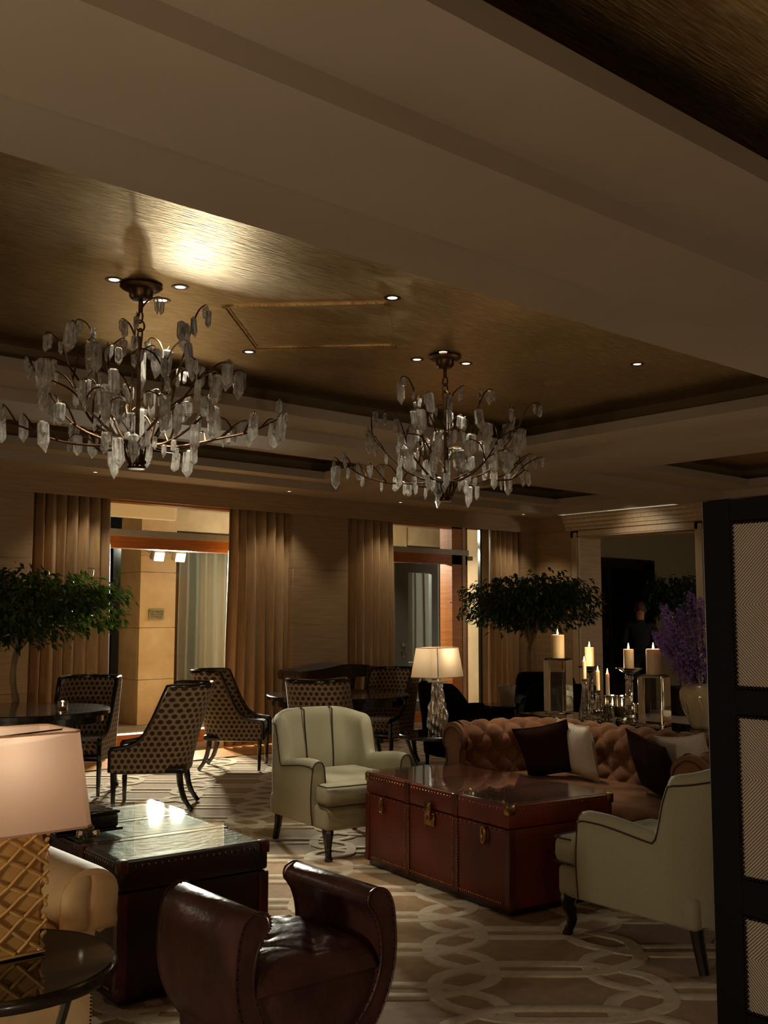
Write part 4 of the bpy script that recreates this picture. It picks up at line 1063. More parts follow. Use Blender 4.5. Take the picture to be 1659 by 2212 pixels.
dup(ch, (5.55, 7.20, 0), face(.85, .52), 'dotted dining chair with its back to the camera behind the armchair')
dup(ch, (6.95, 8.05, 0), face(-.93, -.30), 'dotted dining chair facing left beside the driftwood console')

def pedestal_table(loc, r, lab):
    t = thing('dining_table', (loc[0], loc[1], 0), .3, lab, 'table', 'round black dining tables')
    MB().lathe([(.001, .715), (r * .93, .715), (r, .722), (r, .752), (r - .006, .758), (.001, .758)], 64).build('table_top', 'black_lac', t)
    MB().lathe([(r * .90, .665), (r * .93, .665), (r * .93, .715), (r * .9, .715)], 48).build('apron', 'black_lac', t)
    MB().lathe([(.001, .10), (.075, .10), (.055, .16), (.045, .35), (.06, .6), (.12, .70), (.12, .715), (.001, .715)], 24).build('pedestal', 'black_lac', t)
    for i in range(4):
        a = PI / 2 * i + .4
        R = Matrix.Rotation(a, 4, 'Z')
        MB().rbox(0, .40, -.035, .035, .05, .105, .012, 2, R).build('foot_arm', 'black_lac', t)
        MB().rbox(.34, .43, -.042, .042, 0, .06, .012, 2, R).build('foot_block', 'black_lac', t)
    return t
pedestal_table(TC1, .68, 'round black dining table at the far left holding a tealight')
pedestal_table(TC2, .66, 'round black dining table between the middle chairs')
def candle_light(loc, w): lamp('candle_lamp', 'POINT', loc, w, WARM2, .012)
def votive(loc, lab, h=.085, r=.038, fill='wax', grp=None):
    t = thing('votive', loc, 0, lab, 'candle', grp)
    MB().lathe([(.001, 0), (r * .9, 0), (r, .006), (r, h), (r - .004, h), (r - .004, .012), (.001, .012)], 20).build('glass_cup', 'glass', t)
    MB().lathe([(.001, .013), (r * .82, .013), (r * .82, h * .55), (.001, h * .5)], 16).build('wax', fill, t)
    MB().lathe([(.0005, h * .55), (.006, h * .62), (.004, h * .75), (.0005, h * .9)], 8).build('flame', 'tea', t)
    candle_light((loc[0], loc[1], loc[2] + h * 1.02), CANDLE_W * .6)
votive((3.27, 7.42, .758), 'glass tealight holder on the left dining table')

# ================================================================== DRIFTWOOD CONSOLE by the pier
def live_edge():
    t = thing('driftwood_console', (7.45, 9.55, 0), 0, 'dark live edge wooden console in front of the panelled pier', 'console')
    rnd = random.Random(9)
    def top(u, v):
        a = 2 * PI * u; x = 1.0 * math.cos(a); y = .26 * math.sin(a)
        sq = 1 / max(abs(math.cos(a)), abs(math.sin(a))) ** .75
        k = 1 + .05 * math.sin(5 * a + 1) + .04 * math.sin(9 * a)
        rr = (0, .98, 1, .97, 0)[int(round(v * 4))]; z = (.78 + 0, .78, .84, .90, .90)[int(round(v * 4))]
        return (x * .62 * sq * k * rr, y * sq * k * rr, z + .035 * math.sin(3.1 * x + 1.2) * (1 if v > .6 else .4) * rr)
    MB().grid(64, 5, top, cu=True).build('slab', 'dark_wood', t, True, 60)
    for x0, x1, y in ((-.45, -.62, -.14), (-.42, -.30, .14), (.45, .62, -.14), (.42, .25, .14)):
        MB().tube(bez([(x0, y, .80), (x0 * .9, y * 1.1, .5), (x1 * .95, y, .25), (x1, y, 0)], 4), [.05, .048, .045, .043, .04, .042, .043, .04, .04, .038, .038, .036, .036], 8).build('branch_leg', 'dark_wood', t)
    MB().tube(bez([(-.5, 0, .35), (0, .05, .5), (.5, -.05, .38)], 5), .03, 7).build('stretcher', 'dark_wood', t)
live_edge()

# ================================================================== BLACK TUB ARMCHAIRS
def tub(name, loc, rz, lab):
    t = thing(name, loc, rz, lab, 'armchair', 'black tub armchairs')
    path = []
    for k in range(9): path.append((-.36, -.36 + .46 * k / 8))
    for k in range(1, 9): a = PI - PI / 2 * k / 8; path.append((-.36 + .24 + .24 * math.cos(a), .10 + .26 * math.sin(a)))
    full = path + [(-x, y) for x, y in path[::-1]]; P2 = [Vector(p) for p in full]; n = len(P2)
    def nrm(i):
        d = (P2[min(i + 1, n - 1)] - P2[max(i - 1, 0)])
        if d.length < 1e-6: return Vector((0, 1))
        d.normalize(); return Vector((-d.y, d.x))
    def sec(u, v):
        i = min(n - 1, int(round(u * (n - 1)))); p = P2[i]; nn = nrm(i); tz = .60 + .24 * sstep(.06, .26, p.y); th = .11
        if v < .4: z = .14 + (tz - .19) * (v / .4); off = .02 * math.sin(PI * v / .4)
        elif v < .6: a = PI * (v - .4) / .2; z = tz - .05 + .05 * math.sin(a); off = -th / 2 + th / 2 * math.cos(a)
        else: z = tz - .05 - (tz - .19) * ((v - .6) / .4); off = -th
        q = p + nn * off; return (q.x, q.y + .07 * sstep(.4, .85, z) * sstep(.1, .3, p.y), z)
    mb = MB().grid(n, 26, sec)
    for e in (0, n - 1):
        idx = [e * 26 + j for j in range(26)]; mb.f.append(tuple(idx if e else idx[::-1]))
    mb.build('shell', 'black_fab', t, True, 60)
    MB().rbox(-.255, .255, -.40, .26, .27, .43, .05, 3).build('seat_cushion', 'black_fab', t)
    MB().rbox(-.33, .33, -.35, .30, .13, .28, .02, 2).build('base', 'black_fab', t)
    for x in (-.29, .29):
        for y in (-.30, .27): MB().lathe([(.016, 0), (.024, .14), (.001, .14)], 10, (x, y, 0)).build('leg', 'black_wood', t)
    return t
tub('tub_armchair', (7.35, 7.30, 0), face(.9, -.3), 'black tub armchair right behind the tan shaded lamp')
tub('tub_armchair', (8.05, 6.70, 0), face(.65, .75), 'black tub armchair left of the glass candle blocks, back to camera')
tub('tub_armchair', (9.15, 7.75, 0), face(-.65, -.75), 'black tub armchair beneath the right ficus, facing the camera')
lt = thing('low_table', (8.30, 7.55, 0), 0, 'small dark table between the black tub armchairs', 'table')
MB().lathe([(.001, .52), (.30, .52), (.30, .545), (.001, .545)], 32).build('table_top', 'black_glass', lt)
MB().lathe([(.16, 0), (.16, .012), (.025, .03), (.025, .52), (.001, .52)], 20).build('pedestal', 'black_wood', lt)
bk = thing('ice_bucket', (8.27, 7.58, .545), .2, 'white crinkled paper container on the low table by the curtain', 'container')
nb = 20
def bkt(u, v):
    a = 2 * PI * u; r = .075 + .018 * v + (.006 * math.sin(9 * a) + .004 * math.sin(5 * a + 2)) * (v ** 3)
    return (r * math.cos(a), r * math.sin(a), .20 * v + (.010 * math.sin(4 * a + 1)) * v ** 3)
MB().grid(40, 8, bkt, cu=True).build('wall', 'cushion_w', bk, True, 60, False)
MB().lathe([(.001, .004), (.072, .004)], 20).build('bottom', 'cushion_w', bk)

# ================================================================== SIDE TABLES AND LAMPS
def side_table(loc, r, h, lab, nleg=3, rot=0.0):
    t = thing('side_table', loc, rot, lab, 'table')
    MB().lathe([(.001, h - .006), (r - .012, h - .006), (r - .012, h), (.001, h)], 56).build('glass_top', 'black_glass', t)
    MB().lathe([(r - .014, h - .03), (r, h - .03), (r + .003, h - .014), (r - .001, h - .004), (r - .006, h + .0012), (r - .012, h - .004), (r - .014, h - .03)], 56).build('rim', 'black_wood', t)
    MB().lathe([(.001, h - .03), (r - .013, h - .03), (r - .013, h - .008), (.001, h - .008)], 40).build('under_plate', 'black_lac', t)
    for i in range(nleg):
        a = 2 * PI * i / nleg; c, s = math.cos(a), math.sin(a)
        pts = [(r * .80 * c, r * .80 * s, h - .03), (r * .55 * c, r * .55 * s, h * .55), (r * .42 * c, r * .42 * s, h * .36), (r * .60 * c, r * .60 * s, h * .14), (r * .88 * c, r * .88 * s, 0)]
        MB().tube(bez(pts, 4), .013, 7).build('leg', 'black_lac', t)
    MB().tube([(r * .43 * math.cos(w), r * .43 * math.sin(w), h * .36) for w in [2 * PI * k / 24 for k in range(24)]], .009, 6, closed=True).build('ring', 'black_lac', t)
    return t
side_table((5.76, 6.02, 0), .31, .55, 'round black side table under the tan shaded lamp', 3, .35)
side_table((1.045, 2.72, 0), .30, .575, 'round black glass side table under the foreground lamp', 3, 2.2)
def cut_rect(hx, hy, c):
    return [(hx, -hy + c), (hx, hy - c), (hx - c, hy), (-hx + c, hy), (-hx, hy - c), (-hx, -hy + c), (-hx + c, -hy), (hx - c, -hy)]
def shade(t, hx0, hy0, hx1, hy1, z0, z1, c, mat, th=.003):
    lo, hi = cut_rect(hx0, hy0, c), cut_rect(hx1, hy1, c * .9); lo2, hi2 = cut_rect(hx0 - th, hy0 - th, c), cut_rect(hx1 - th, hy1 - th, c * .9)
    vs = [(x, y, z0) for x, y in lo] + [(x, y, z1) for x, y in hi]; fs = []      # one sheet of linen
    for i in range(8):
        j = (i + 1) % 8; fs.append((i, j, 8 + j, 8 + i))
    o = MB().add(vs, fs).build('lamp_shade', mat, t, False)
    for zz, pl in ((z0 + .003, lo), (z1 - .003, hi)):
        MB().tube([(x, y, zz) for x, y in pl], .0032, 5, closed=True).build('shade_binding', mat, o)
    return o
# tan shaded lamp with bark-textured silver base
l2 = thing('table_lamp', (5.76, 6.02, .553), math.radians(9), 'table lamp with tan shade and bark textured silver base', 'lamp')
rb = random.Random(4); ph = [rb.uniform(0, 6.28) for _ in range(12)]
def bark(u, v):
    a = 2 * PI * u; z = .395 * v
    r = .060 + .012 * math.sin(3.2 * v + 1.0) - .012 * v + .018 * math.exp(-((v - .30) / .25) ** 2)
    r += .006 * math.sin(9 * a + 5 * v + ph[0]) + .005 * math.sin(15 * a - 9 * v + ph[1]) + .004 * math.sin(23 * a + 14 * v) + .003 * math.sin(31 * v + 4 * a)
    return (r * 1.1 * math.cos(a), r * .8 * math.sin(a), z)
MB().grid(96, 60, bark, cu=True).build('bark_base', 'steel', l2, True, 80, False)
for i in range(40):
    a = rb.uniform(0, 6.28); v = rb.uniform(.05, .95); p = bark(a / (2 * PI), v)
    MB().lathe([(.0005, -.005), (.005, -.002), (.005, .003), (.0005, .006)], 6, p).build('nodule', 'steel', l2)
MB().rbox(-.068, .068, -.05, .05, .395, .408, .004, 2).build('cap_plate', 'alu', l2)
MB().tube([(0, 0, .405), (0, 0, .455)], .012, 8).build('neck', 'steel', l2)
sh2 = shade(l2, .205, .135, .175, .105, .435, .672, .035, 'shade2')
for s in (-1, 1):
    for yy in (-1, 1):
        MB().tube([(s * .170, yy * .1355, .437), (s * .142, yy * .1055, .670)], .0025, 5).build('shade_rib', 'piping', sh2)
MB().lathe([(.0005, .5), (.025, .51), (.03, .54), (.018, .57), (.0005, .58)], 12).build('bulb', 'shade2', l2)
lamp('lamp_bulb', 'POINT', (5.76, 6.02, .553 + .625), LAMP2_W, WARM, .03)

# foreground lamp: ochre lattice block base, pinkish cut-corner shade
def lamp1():
    X, Y, z0 = 1.045, 2.80, .578
    t = thing('table_lamp', (X, Y, z0), 0, 'foreground table lamp with pale shade and ochre diamond lattice base', 'lamp')
    hx, hy, H = .128, .085, .335
    MB().rbox(-hx + .012, hx - .012, -hy + .012, hy - .012, 0, H, .012, 2).build('core', 'gold_ceramic', t)
    # raised slanted strands woven over all four faces; each strand is a part
    faces = [((-hx, -hy), (1, 0), 2 * hx, (0, -1)), ((hx, -hy), (0, 1), 2 * hy, (1, 0)), ((hx, hy), (-1, 0), 2 * hx, (0, 1)), ((-hx, hy), (0, -1), 2 * hy, (-1, 0))]
    for (ox, oy), (tx, ty), wd, (nx, ny) in faces:
        sp = .048
        for dr in (1, -1):
            slope = .72
            c = -1.2
            while c < 1.2:
                pts = []
                for k in range(0, 29):
                    a = wd * k / 28
                    z = c + (slope + .12 * math.sin(6 * a + c * 9)) * a * dr + .006 * math.sin(20 * a + c * 30)
                    if 0.006 <= z <= H - .004:
                        dpt = .004 + .004 * (1 + math.sin(2 * PI * (a / sp) + (0 if dr > 0 else PI)))* .5
                        pts.append((ox + tx * a + nx * (dpt - .010), oy + ty * a + ny * (dpt - .010), z))
                if len(pts) > 3: MB().tube(pts, .0052, 5).build('lattice_strand', 'gold_ceramic', t)
                c += sp * (1.0 + .25 * (1 if dr > 0 else 0))
    MB().rbox(-hx, hx, -hy, hy, 0, .008, .003, 1).build('foot', 'gold_ceramic', t)
    MB().tube([(0, 0, H), (0, 0, H + .05)], .012, 8).build('neck', 'brass', t)
    shade(t, .225, .150, .195, .122, .318, .572, .022, 'shade1')
    MB().tube([(-.19, 0, .565), (0, 0, .556), (.19, 0, .565)], .0025, 5).build('spider', 'bronze', t)
    MB().tube([(0, -.12, .565), (0, 0, .556), (0, .12, .565)], .0025, 5).build('spider', 'bronze', t)
    MB().tube([(0, 0, .36), (0, 0, .575)], .004, 6).build('harp', 'brass', t)
    MB().lathe([(.0005, .570), (.011, .571), (.011, .575), (.005, .578), (.0105, .586), (.0105, .594), (.006, .602), (.0005, .604)], 14).build('finial', 'brass', t)
    MB().lathe([(.0005, .40), (.022, .41), (.028, .44), (.016, .475), (.0005, .48)], 12).build('bulb', 'shade1', t)
    lamp('lamp_bulb', 'POINT', (X, Y, z0 + .53), LAMP1_W, WARM, .03)
lamp1()

# ================================================================== CREAM LEATHER CHAIR at the left edge
def cream_chair():
    t = thing('cream_armchair', (1.20, 3.66, 0), 0, 'cream leather chair with pleated scroll arm behind the foreground lamp', 'armchair')
    for s in (-1, 1):
        pl = [(.30, .10), (.30, .42), (.275, .47), (.262, .53), (.285, .595), (.345, .63), (.42, .622), (.468, .578), (.472, .50), (.455, .44), (.41, .415), (.39, .40), (.39, .10)]
        pp = bez([(s * a, 0, b) for a, b in pl], 3); n = len(pp); rows = []
        for k in range(13):
            y = -.36 + .70 * k / 12; sq = .0 if 0 < k < 12 else .03; pw = 0
            rows.append([(p.x + (s * .36 - p.x) * sq, y, p.z + (.5 - p.z) * (sq if p.z > .4 else 0) + (pw if p.z > .5 else 0)) for p in pp])
        vs = [v for r in rows for v in r]; fs = []
        for q in range(12):
            for i in range(n): fs.append((q * n + i, q * n + (i + 1) % n, (q + 1) * n + (i + 1) % n, (q + 1) * n + i))
        fs.append(tuple(range(n))); fs.append(tuple(range(12 * n, 13 * n)))
        MB().add(vs, fs).build('scroll_arm', 'cream_lea', t, True, 55)
        # two gathered lobes with a crease between them on the arm front
        for a, b in ((.270, .366), (.368, .468)):
            def lobe(u, v, a=a, b=b):
                x = a + (b - a) * u; zz = .425 + (.612 - .425) * v
                e = max(0, 1 - abs(2 * u - 1) ** 2.4) ** .5 * max(0, 1 - abs(2 * v - 1) ** 5) ** .5
                return (s * (x + .006 * math.sin(9 * v) * u), -.355 - .030 * e, zz - .05 * max(0, u if a > .3 else 1 - u) ** 3 * v)
            MB().grid(12, 16, lobe).build('gathered_lobe', 'cream_lea', t, True, 80, False)
        na = MB()
        for k in range(26): na.lathe([(.004, 0), (.003, .003), (.0004, .004)], 5, (0, 0, 0), Matrix.Translation((s * .383, -.362, .11 + .0118 * k)) @ Matrix.Rotation(PI / 2, 4, 'X'))
        o = na.build('nail_trim', 'nail', t); o['kind'] = 'stuff'
        for y in (-.30, .30): MB().lathe([(.018, 0), (.028, .06), (.03, .11), (.001, .11)], 10, (s * .34, y, 0)).build('foot', 'black_wood', t)
    MB().rbox(-.30, .30, -.33, .30, .10, .33, .02, 2).build('base', 'cream_lea', t)
    MB().rbox(-.295, .295, -.36, .22, .33, .46, .05, 3).build('seat_cushion', 'cream_lea', t)
    MB().rbox(-.30, .30, .18, .36, .10, .60, .07, 4).build('backrest', 'cream_lea', t)
    return t
cream_chair()

# ================================================================== NAILHEAD SCREEN (plane x = 3.4)
def screen():
    t = thing('folding_screen', (3.40, 2.118, 0), 0, 'tall black framed screen with herringbone panels and nailhead trim', 'screen')
    PW, H = .62, 1.885
    for k in range(2):                           # two leaves, the second folds away
        lf = bpy.data.objects.new('screen_leaf', None); COL.objects.link(lf); lf.parent = t
        if k: lf.location = (0, -PW, 0); lf.rotation_euler = (0, 0, math.radians(62))
        st = .115; rails = [(.0, .10), (.425, .55), (1.112, 1.205), (1.800, H)]
        mb = MB().rbox(-.018, .018, -st, 0, 0, H, .004, 1).rbox(-.018, .018, -PW, -PW + st, 0, H, .004, 1)
        for a, b in rails: mb.rbox(-.018, .018, -PW + st - .004, -st + .004, a, b, .004, 1)
        mb.build('frame', 'screen_frame', lf)
        for i in range(3):
            a, b = rails[i][1], rails[i + 1][0]
            pn = MB().rbox(-.010, .010, -PW + st - .006, -st + .006, a - .006, b + .006, .004, 1).build('panel', 'herring', lf)
    nm = MB().lathe([(.0075, 0), (.0062, .0042), (.003, .0066), (.0004, .0072)], 8).mesh('nail'); nm.materials.append(M['nail'])
    nm.polygons.foreach_set('use_smooth', [True] * len(nm.polygons))
    lf0 = t.children[0]; sp = .0155; count = 0
    for a, b in ((.10, .425), (.55, 1.112), (1.205, 1.80)):
        n = int((b - a) / sp)
        pts = [(-.115 - .004, a + (b - a) * (i + .5) / n) for i in range(n)]
        m = int(.39 / sp)
        pts += [(-.119 - .385 * (i + .5) / m, zz) for i in range(m) for zz in (a + .004, b - .004)]
        for y, z in pts:
            inst('nail', nm, lf0, (-.0185, y, z), (0, -PI / 2, 0)); count += 1
screen()

# ================================================================== CONSOLE BEHIND THE SOFA, CANDLES, VASE
cs = thing('sofa_console', GG(1.665, .25, 0), math.radians(-8), 'long black glass topped console behind the sofa', 'console')
MB().rbox(-.215, .215, -1.15, 1.15, .70, .735, .006, 1).build('frame', 'black_lac', cs)
MB().rbox(-.21, .21, -1.145, 1.145, .735, .745, .002, 1).build('glass_top', 'black_glass', cs)
for x in (-.19, .19):
    for y in (-1.11, 1.11): MB().rbox(x - .02, x + .02, y - .02, y + .02, 0, .70, .004, 1).build('leg', 'black_lac', cs)
MB().rbox(-.19, .19, -1.09, 1.09, .12, .15, .004, 1).build('shelf', 'black_lac', cs)
ZT = .746
def flame(t, z, s=1.0):
    MB().tube([(0, 0, z - .004), (0, 0, z + .010 * s)], .0012, 5).build('wick', 'wick', t)
    MB().lathe([(.0005, z + .004 * s), (.0058 * s, z + .014 * s), (.0062 * s, z + .020 * s), (.004 * s, z + .032 * s), (.0004, z + .050 * s)], 10).build('flame', 'flame', t)
def candle(name, x, y, z, r, h, lab, soft=.4):
    t = thing(name, (x, y, z), 0, lab, 'candle', 'lit candles on the console')
    MB().lathe([(.001, 0), (r, 0), (r, h - .008), (r * .96, h - .001), (r * .9, h), (r * .80, h - .004), (r * .5, h - .009), (.001, h - .010)], 24).build('wax', 'wax', t)
    flame(t, h - .008, 1.0 if r > .02 else .85)
    candle_light((x, y, z + h + .045), CANDLE_W)
def glass_block(x, y, w, h, lab):
    t = thing('glass_block', (x, y, ZT), math.radians(-8 + 20), lab, 'candle holder', 'glass candle holders on the console')
    MB().rbox(-w / 2, w / 2, -w / 2, w / 2, 0, h, .006, 1).build('block', 'glass', t)
    MB().rbox(-w / 2 + .004, w / 2 - .004, -w / 2 + .004, w / 2 - .004, h + .001, h + .010, .004, 1).build('cap_plate', 'glass', t)
def fluted(prof, n, flutes, amp, name, t):
    def fn(u, v):
        k = v * (len(prof) - 1); i = min(int(k), len(prof) - 2); f = k - i
        r = prof[i][0] * (1 - f) + prof[i + 1][0] * f; z = prof[i][1] * (1 - f) + prof[i + 1][1] * f
        a = 2 * PI * u; rr = r * (1 + amp * math.cos(flutes * a)); return (rr * math.cos(a), rr * math.sin(a), z)
    mb = MB().grid(n, len(prof) * 2 - 1, fn, cu=True); k = len(prof) * 2 - 1
    mb.f.append(tuple(i * k for i in range(n))[::-1]); mb.f.append(tuple(i * k + k - 1 for i in range(n)))
    return mb.build(name, 'glass', t, True, 30)
def taper_holder(x, y, h, lab):
    t = thing('crystal_candlestick', (x, y, ZT), random.random(), lab, 'candle holder', 'glass candle holders on the console')
    fluted([(.046, 0), (.048, .02), (.040, .035), (.036, .06), (.028, .10), (.022, h * .6), (.018, h * .82), (.024, h * .87), (.018, h * .91), (.022, h), (.012, h), (.011, h - .02)], 48, 12, .05, 'stem', t)
def dish_holder(x, y, h, lab, dish):
    t = thing('crystal_pedestal', (x, y, ZT), random.random(), lab, 'candle holder', 'glass candle holders on the console')
    fluted([(.068, 0), (.070, .012), (.050, .022), (.030, .035), (.040, .06), (.022, .08), (.034, .10), (.026, .125), (.026, h - .10), (.022, h - .08), (.034, h - .06), (.022, h - .045), (.04, h - .03)], 48, 8, .05, 'column', t)
    fluted([(.03, h - .03), (dish * .6, h - .018), (dish, h), (dish * .98, h + .004), (.03, h - .012)], 64, 16, .03, 'dish', t)
glass_block(6.18, 5.138, .165, .400, 'tall clear glass block at the left end of console')
candle('pillar_candle', 6.18, 5.138, ZT + .410, .050, .175, 'thick lit candle on the tallest glass block', .4)
dish_holder(6.225, 4.875, .355, 'crystal pedestal behind the leftmost taper candle', .085)
candle('pillar_candle', 6.225, 4.875, ZT + .345, .034, .150, 'medium lit candle on pedestal behind the leftmost taper')
taper_holder(6.095, 4.822, .270, 'tallest of the three small crystal candlesticks, leftmost'); candle('taper_candle', 6.095, 4.822, ZT + .258, .0145, .140, 'leftmost of three lit taper candles')
taper_holder(6.084, 4.693, .195, 'middle of the three small crystal candlesticks'); candle('taper_candle', 6.084, 4.693, ZT + .183, .0135, .150, 'middle one of three lit taper candles')
taper_holder(5.998, 4.543, .170, 'right of the three small crystal candlesticks'); candle('taper_candle', 5.998, 4.543, ZT + .158, .0135, .165, 'rightmost of three lit taper candles')
dish_holder(5.98, 4.347, .365, 'crystal pedestal with wide fluted dish right of the tapers', .090)
candle('pillar_candle', 5.98, 4.347, ZT + .353, .035, .145, 'medium lit candle on the wide crystal dish')
glass_block(5.927, 4.109, .165, .325, 'shorter clear glass block beside the vase')
candle('pillar_candle', 5.927, 4.109, ZT + .336, .049, .170, 'thick lit candle on the shorter glass block near vase')
for x, y, h, lab in ((6.134, 4.606, .165, 'left of the glass votive cups behind the tapers'), (6.149, 4.535, .165, 'second glass votive cup behind the tapers'), (6.068, 4.330, .125, 'short glass votive cup right of the wide dish pedestal')):
    votive((x, y, ZT), lab, h, .036, 'wax', 'glowing votive cups on the console')
vs_ = thing('vase', (6.03, 3.81, ZT), 0, 'large cream glazed vase holding purple lilac on the console', 'vase')
MB().lathe([(.001, 0), (.075, 0), (.08, .008), (.095, .05), (.128, .12), (.146, .19), (.146, .235), (.125, .272), (.085, .290), (.07, .292), (.066, .285), (.10, .25), (.12, .2), (.08, .05), (.001, .04)], 40).build('body', 'vase', vs_)
for a in (3.6, 4.3, 5.0, 2.8):                   # relief vines
    pts = [((.131 + .015 * math.sin(PI * min(1, k / 6))) * math.cos(a + .10 * math.sin(k)), (.131 + .015 * math.sin(PI * min(1, k / 6))) * math.sin(a + .10 * math.sin(k)), .09 + .026 * k) for k in range(7)]
    pts = [(x * (.86 + .14 * math.sin(PI * (i + 2) / 9)), y * (.86 + .14 * math.sin(PI * (i + 2) / 9)), z) for i, (x, y, z) in enumerate(pts)]
    MB().tube(pts, .006, 6).build('relief_vine', 'vase', vs_)
def lilac():
    t = thing('lilac_bouquet', (6.03, 3.81, ZT + .27), 0, 'big bunch of purple lilac standing in the cream vase', 'flowers')
    rnd = random.Random(21); cl = MB(); sp = []
    # plumes: direction (towards image-left/right), length
    rv = Vector((_r.x, _r.y, 0)); fv = Vector((.653, .757, 0))
    for k in range(15):
        side = (-.95, -.85, -.7, -.55, -.45, -.3, -.15, 0, .1, .25, .4, .5, .65, -.6, .3)[k]
        d = (rv * side * .62 + fv * rnd.uniform(-.25, .25) + Vector((0, 0, 1.0 - .25 * abs(side)))).normalized(); ln = .66 - .14 * abs(side) + rnd.uniform(-.07, .05)
        p0 = Vector((rnd.uniform(-.03, .03), rnd.uniform(-.03, .03), -.05)); pts = [p0 + d * ln * q + Vector((0, 0, -.03 * q * q)) for q in (0, .3, .6, .9, 1)]
        MB().tube(pts, [.005, .004, .003, .002, .0015], 5).build('stem', 'stem', t)
        for q in range(330):
            f = .22 + .80 * rnd.random() ** .8; c = pts[0].lerp(pts[-1], f); w = .075 * (1.15 - f) ** .6 * (1 if f < .95 else .7) + .012
            o = Vector((rnd.gauss(0, 1), rnd.gauss(0, 1), rnd.gauss(0, .8))).normalized() * w * rnd.uniform(.5, 1.0); c = c + o
            n = o.normalized(); a = n.cross(Vector((0, 0, 1)) if abs(n.z) < .9 else Vector((1, 0, 0))).normalized(); b = n.cross(a); s = rnd.uniform(.010, .017)
            vs = [tuple(c)]
            for j in range(8):
                an = PI / 4 * j; rr = s * (1 if j % 2 == 0 else .35); vs.append(tuple(c + a * rr * math.cos(an) + b * rr * math.sin(an) + n * s * (.35 if j % 2 == 0 else .1)))
            cl.add(vs, [(0, 1 + j, 1 + (j + 1) % 8) for j in range(8)])
    o = cl.build('florets', 'lilac', t, False, recalc=False); o['kind'] = 'stuff'
lilac()

# ================================================================== FICUS TREES
def ficus(loc, trunk_h, crown, nleaf, lab, seed, mat='leaf', s0=.045):
    rnd = random.Random(seed); t = thing('ficus_tree', loc, rnd.random() * 6, lab, 'tree')
    MB().lathe([(.001, 0), (.17, 0), (.21, .38), (.225, .40), (.215, .42), (.195, .40), (.001, .38)], 28).build('pot', 'pot', t)
    MB().lathe([(.001, .385), (.195, .385)], 20).build('soil', 'soil', t)
    rx, rz, cz = crown
    tr = bez([(0, 0, .36), (.03, .01, .36 + (trunk_h - .36) * .35), (-.025, .02, .36 + (trunk_h - .36) * .7), (0, 0, trunk_h)], 5)
    MB().tube(tr, [.034 - .012 * i / (len(tr) - 1) + .003 * math.sin(i * 2.1) for i in range(len(tr))], 9).build('trunk', 'bark', t)
    lv = MB(); tips = []
    for i in range(15):
        a = 2 * PI * i / 15 * 2.4 + rnd.uniform(-.3, .3); r = rx * rnd.uniform(.55, 1.0); h = cz + rz * rnd.uniform(-.55, .75) * (1.1 - .5 * r / rx)
        e = Vector((r * math.cos(a), r * math.sin(a), h)); m = Vector((e.x * .45, e.y * .45, trunk_h + (e.z - trunk_h) * .75 + .05))
        p = bez([(0, 0, trunk_h - .05), m, e], 5); MB().tube(p, [.015 - .011 * k / (len(p) - 1) for k in range(len(p))], 6).build('branch', 'bark', t); tips += [p[-1], p[-3], p[-5], p[-7]]
    for q in range(nleaf):
        if q % 3: 
            c = tips[rnd.randrange(len(tips))] + Vector((rnd.gauss(0, .12), rnd.gauss(0, .12), rnd.gauss(-.02, .075)))
        else:
            a = rnd.uniform(0, 6.28); r = rx * rnd.random() ** .45; c = Vector((r * math.cos(a), r * math.sin(a), cz + rz * rnd.uniform(-.7, .85) * math.sqrt(max(.06, 1 - (r / rx) ** 2 * .8))))
        ln = rnd.uniform(.8, 1.35) * s0; d = Vector((c.x, c.y, 0)); d = (d.normalized() if d.length > .01 else Vector((1, 0, 0))) * .7 + Vector((rnd.gauss(0, .5), rnd.gauss(0, .5), rnd.uniform(-1.3, .15))); d.normalize()
        sd = d.cross(Vector((rnd.gauss(0, .4), rnd.gauss(0, .4), 1))).normalized() * ln * .24; up = sd.cross(d).normalized()
        vs = [tuple(c), tuple(c + d * ln * .4 + sd + up * ln * .05), tuple(c + d * ln * .45 - up * ln * .06), tuple(c + d * ln * .4 - sd + up * ln * .05), tuple(c + d * ln - up * ln * .12)]
        lv.add(vs, [(0, 2, 1), (0, 3, 2), (1, 2, 4), (2, 3, 4)])
    o = lv.build('foliage', mat, t, False, recalc=False); o['kind'] = 'stuff'
ficus((9.62, 8.42, 0), 1.18, (.86, .46, 1.62), 5200, 'clipped ficus tree in the right corner by the window', 31, 'leaf', .075)
ficus((3.43, 8.72, 0), 1.22, (.88, .40, 1.54), 5200, 'broad ficus tree at the left edge before the curtain', 32, 'leaf', .070)
ficus((14.0, 9.2, 0), 1.25, (.55, .45, 1.78), 2600, 'shadowy leafy tree in the dark room through the portal', 33, 'leaf_d', .09)

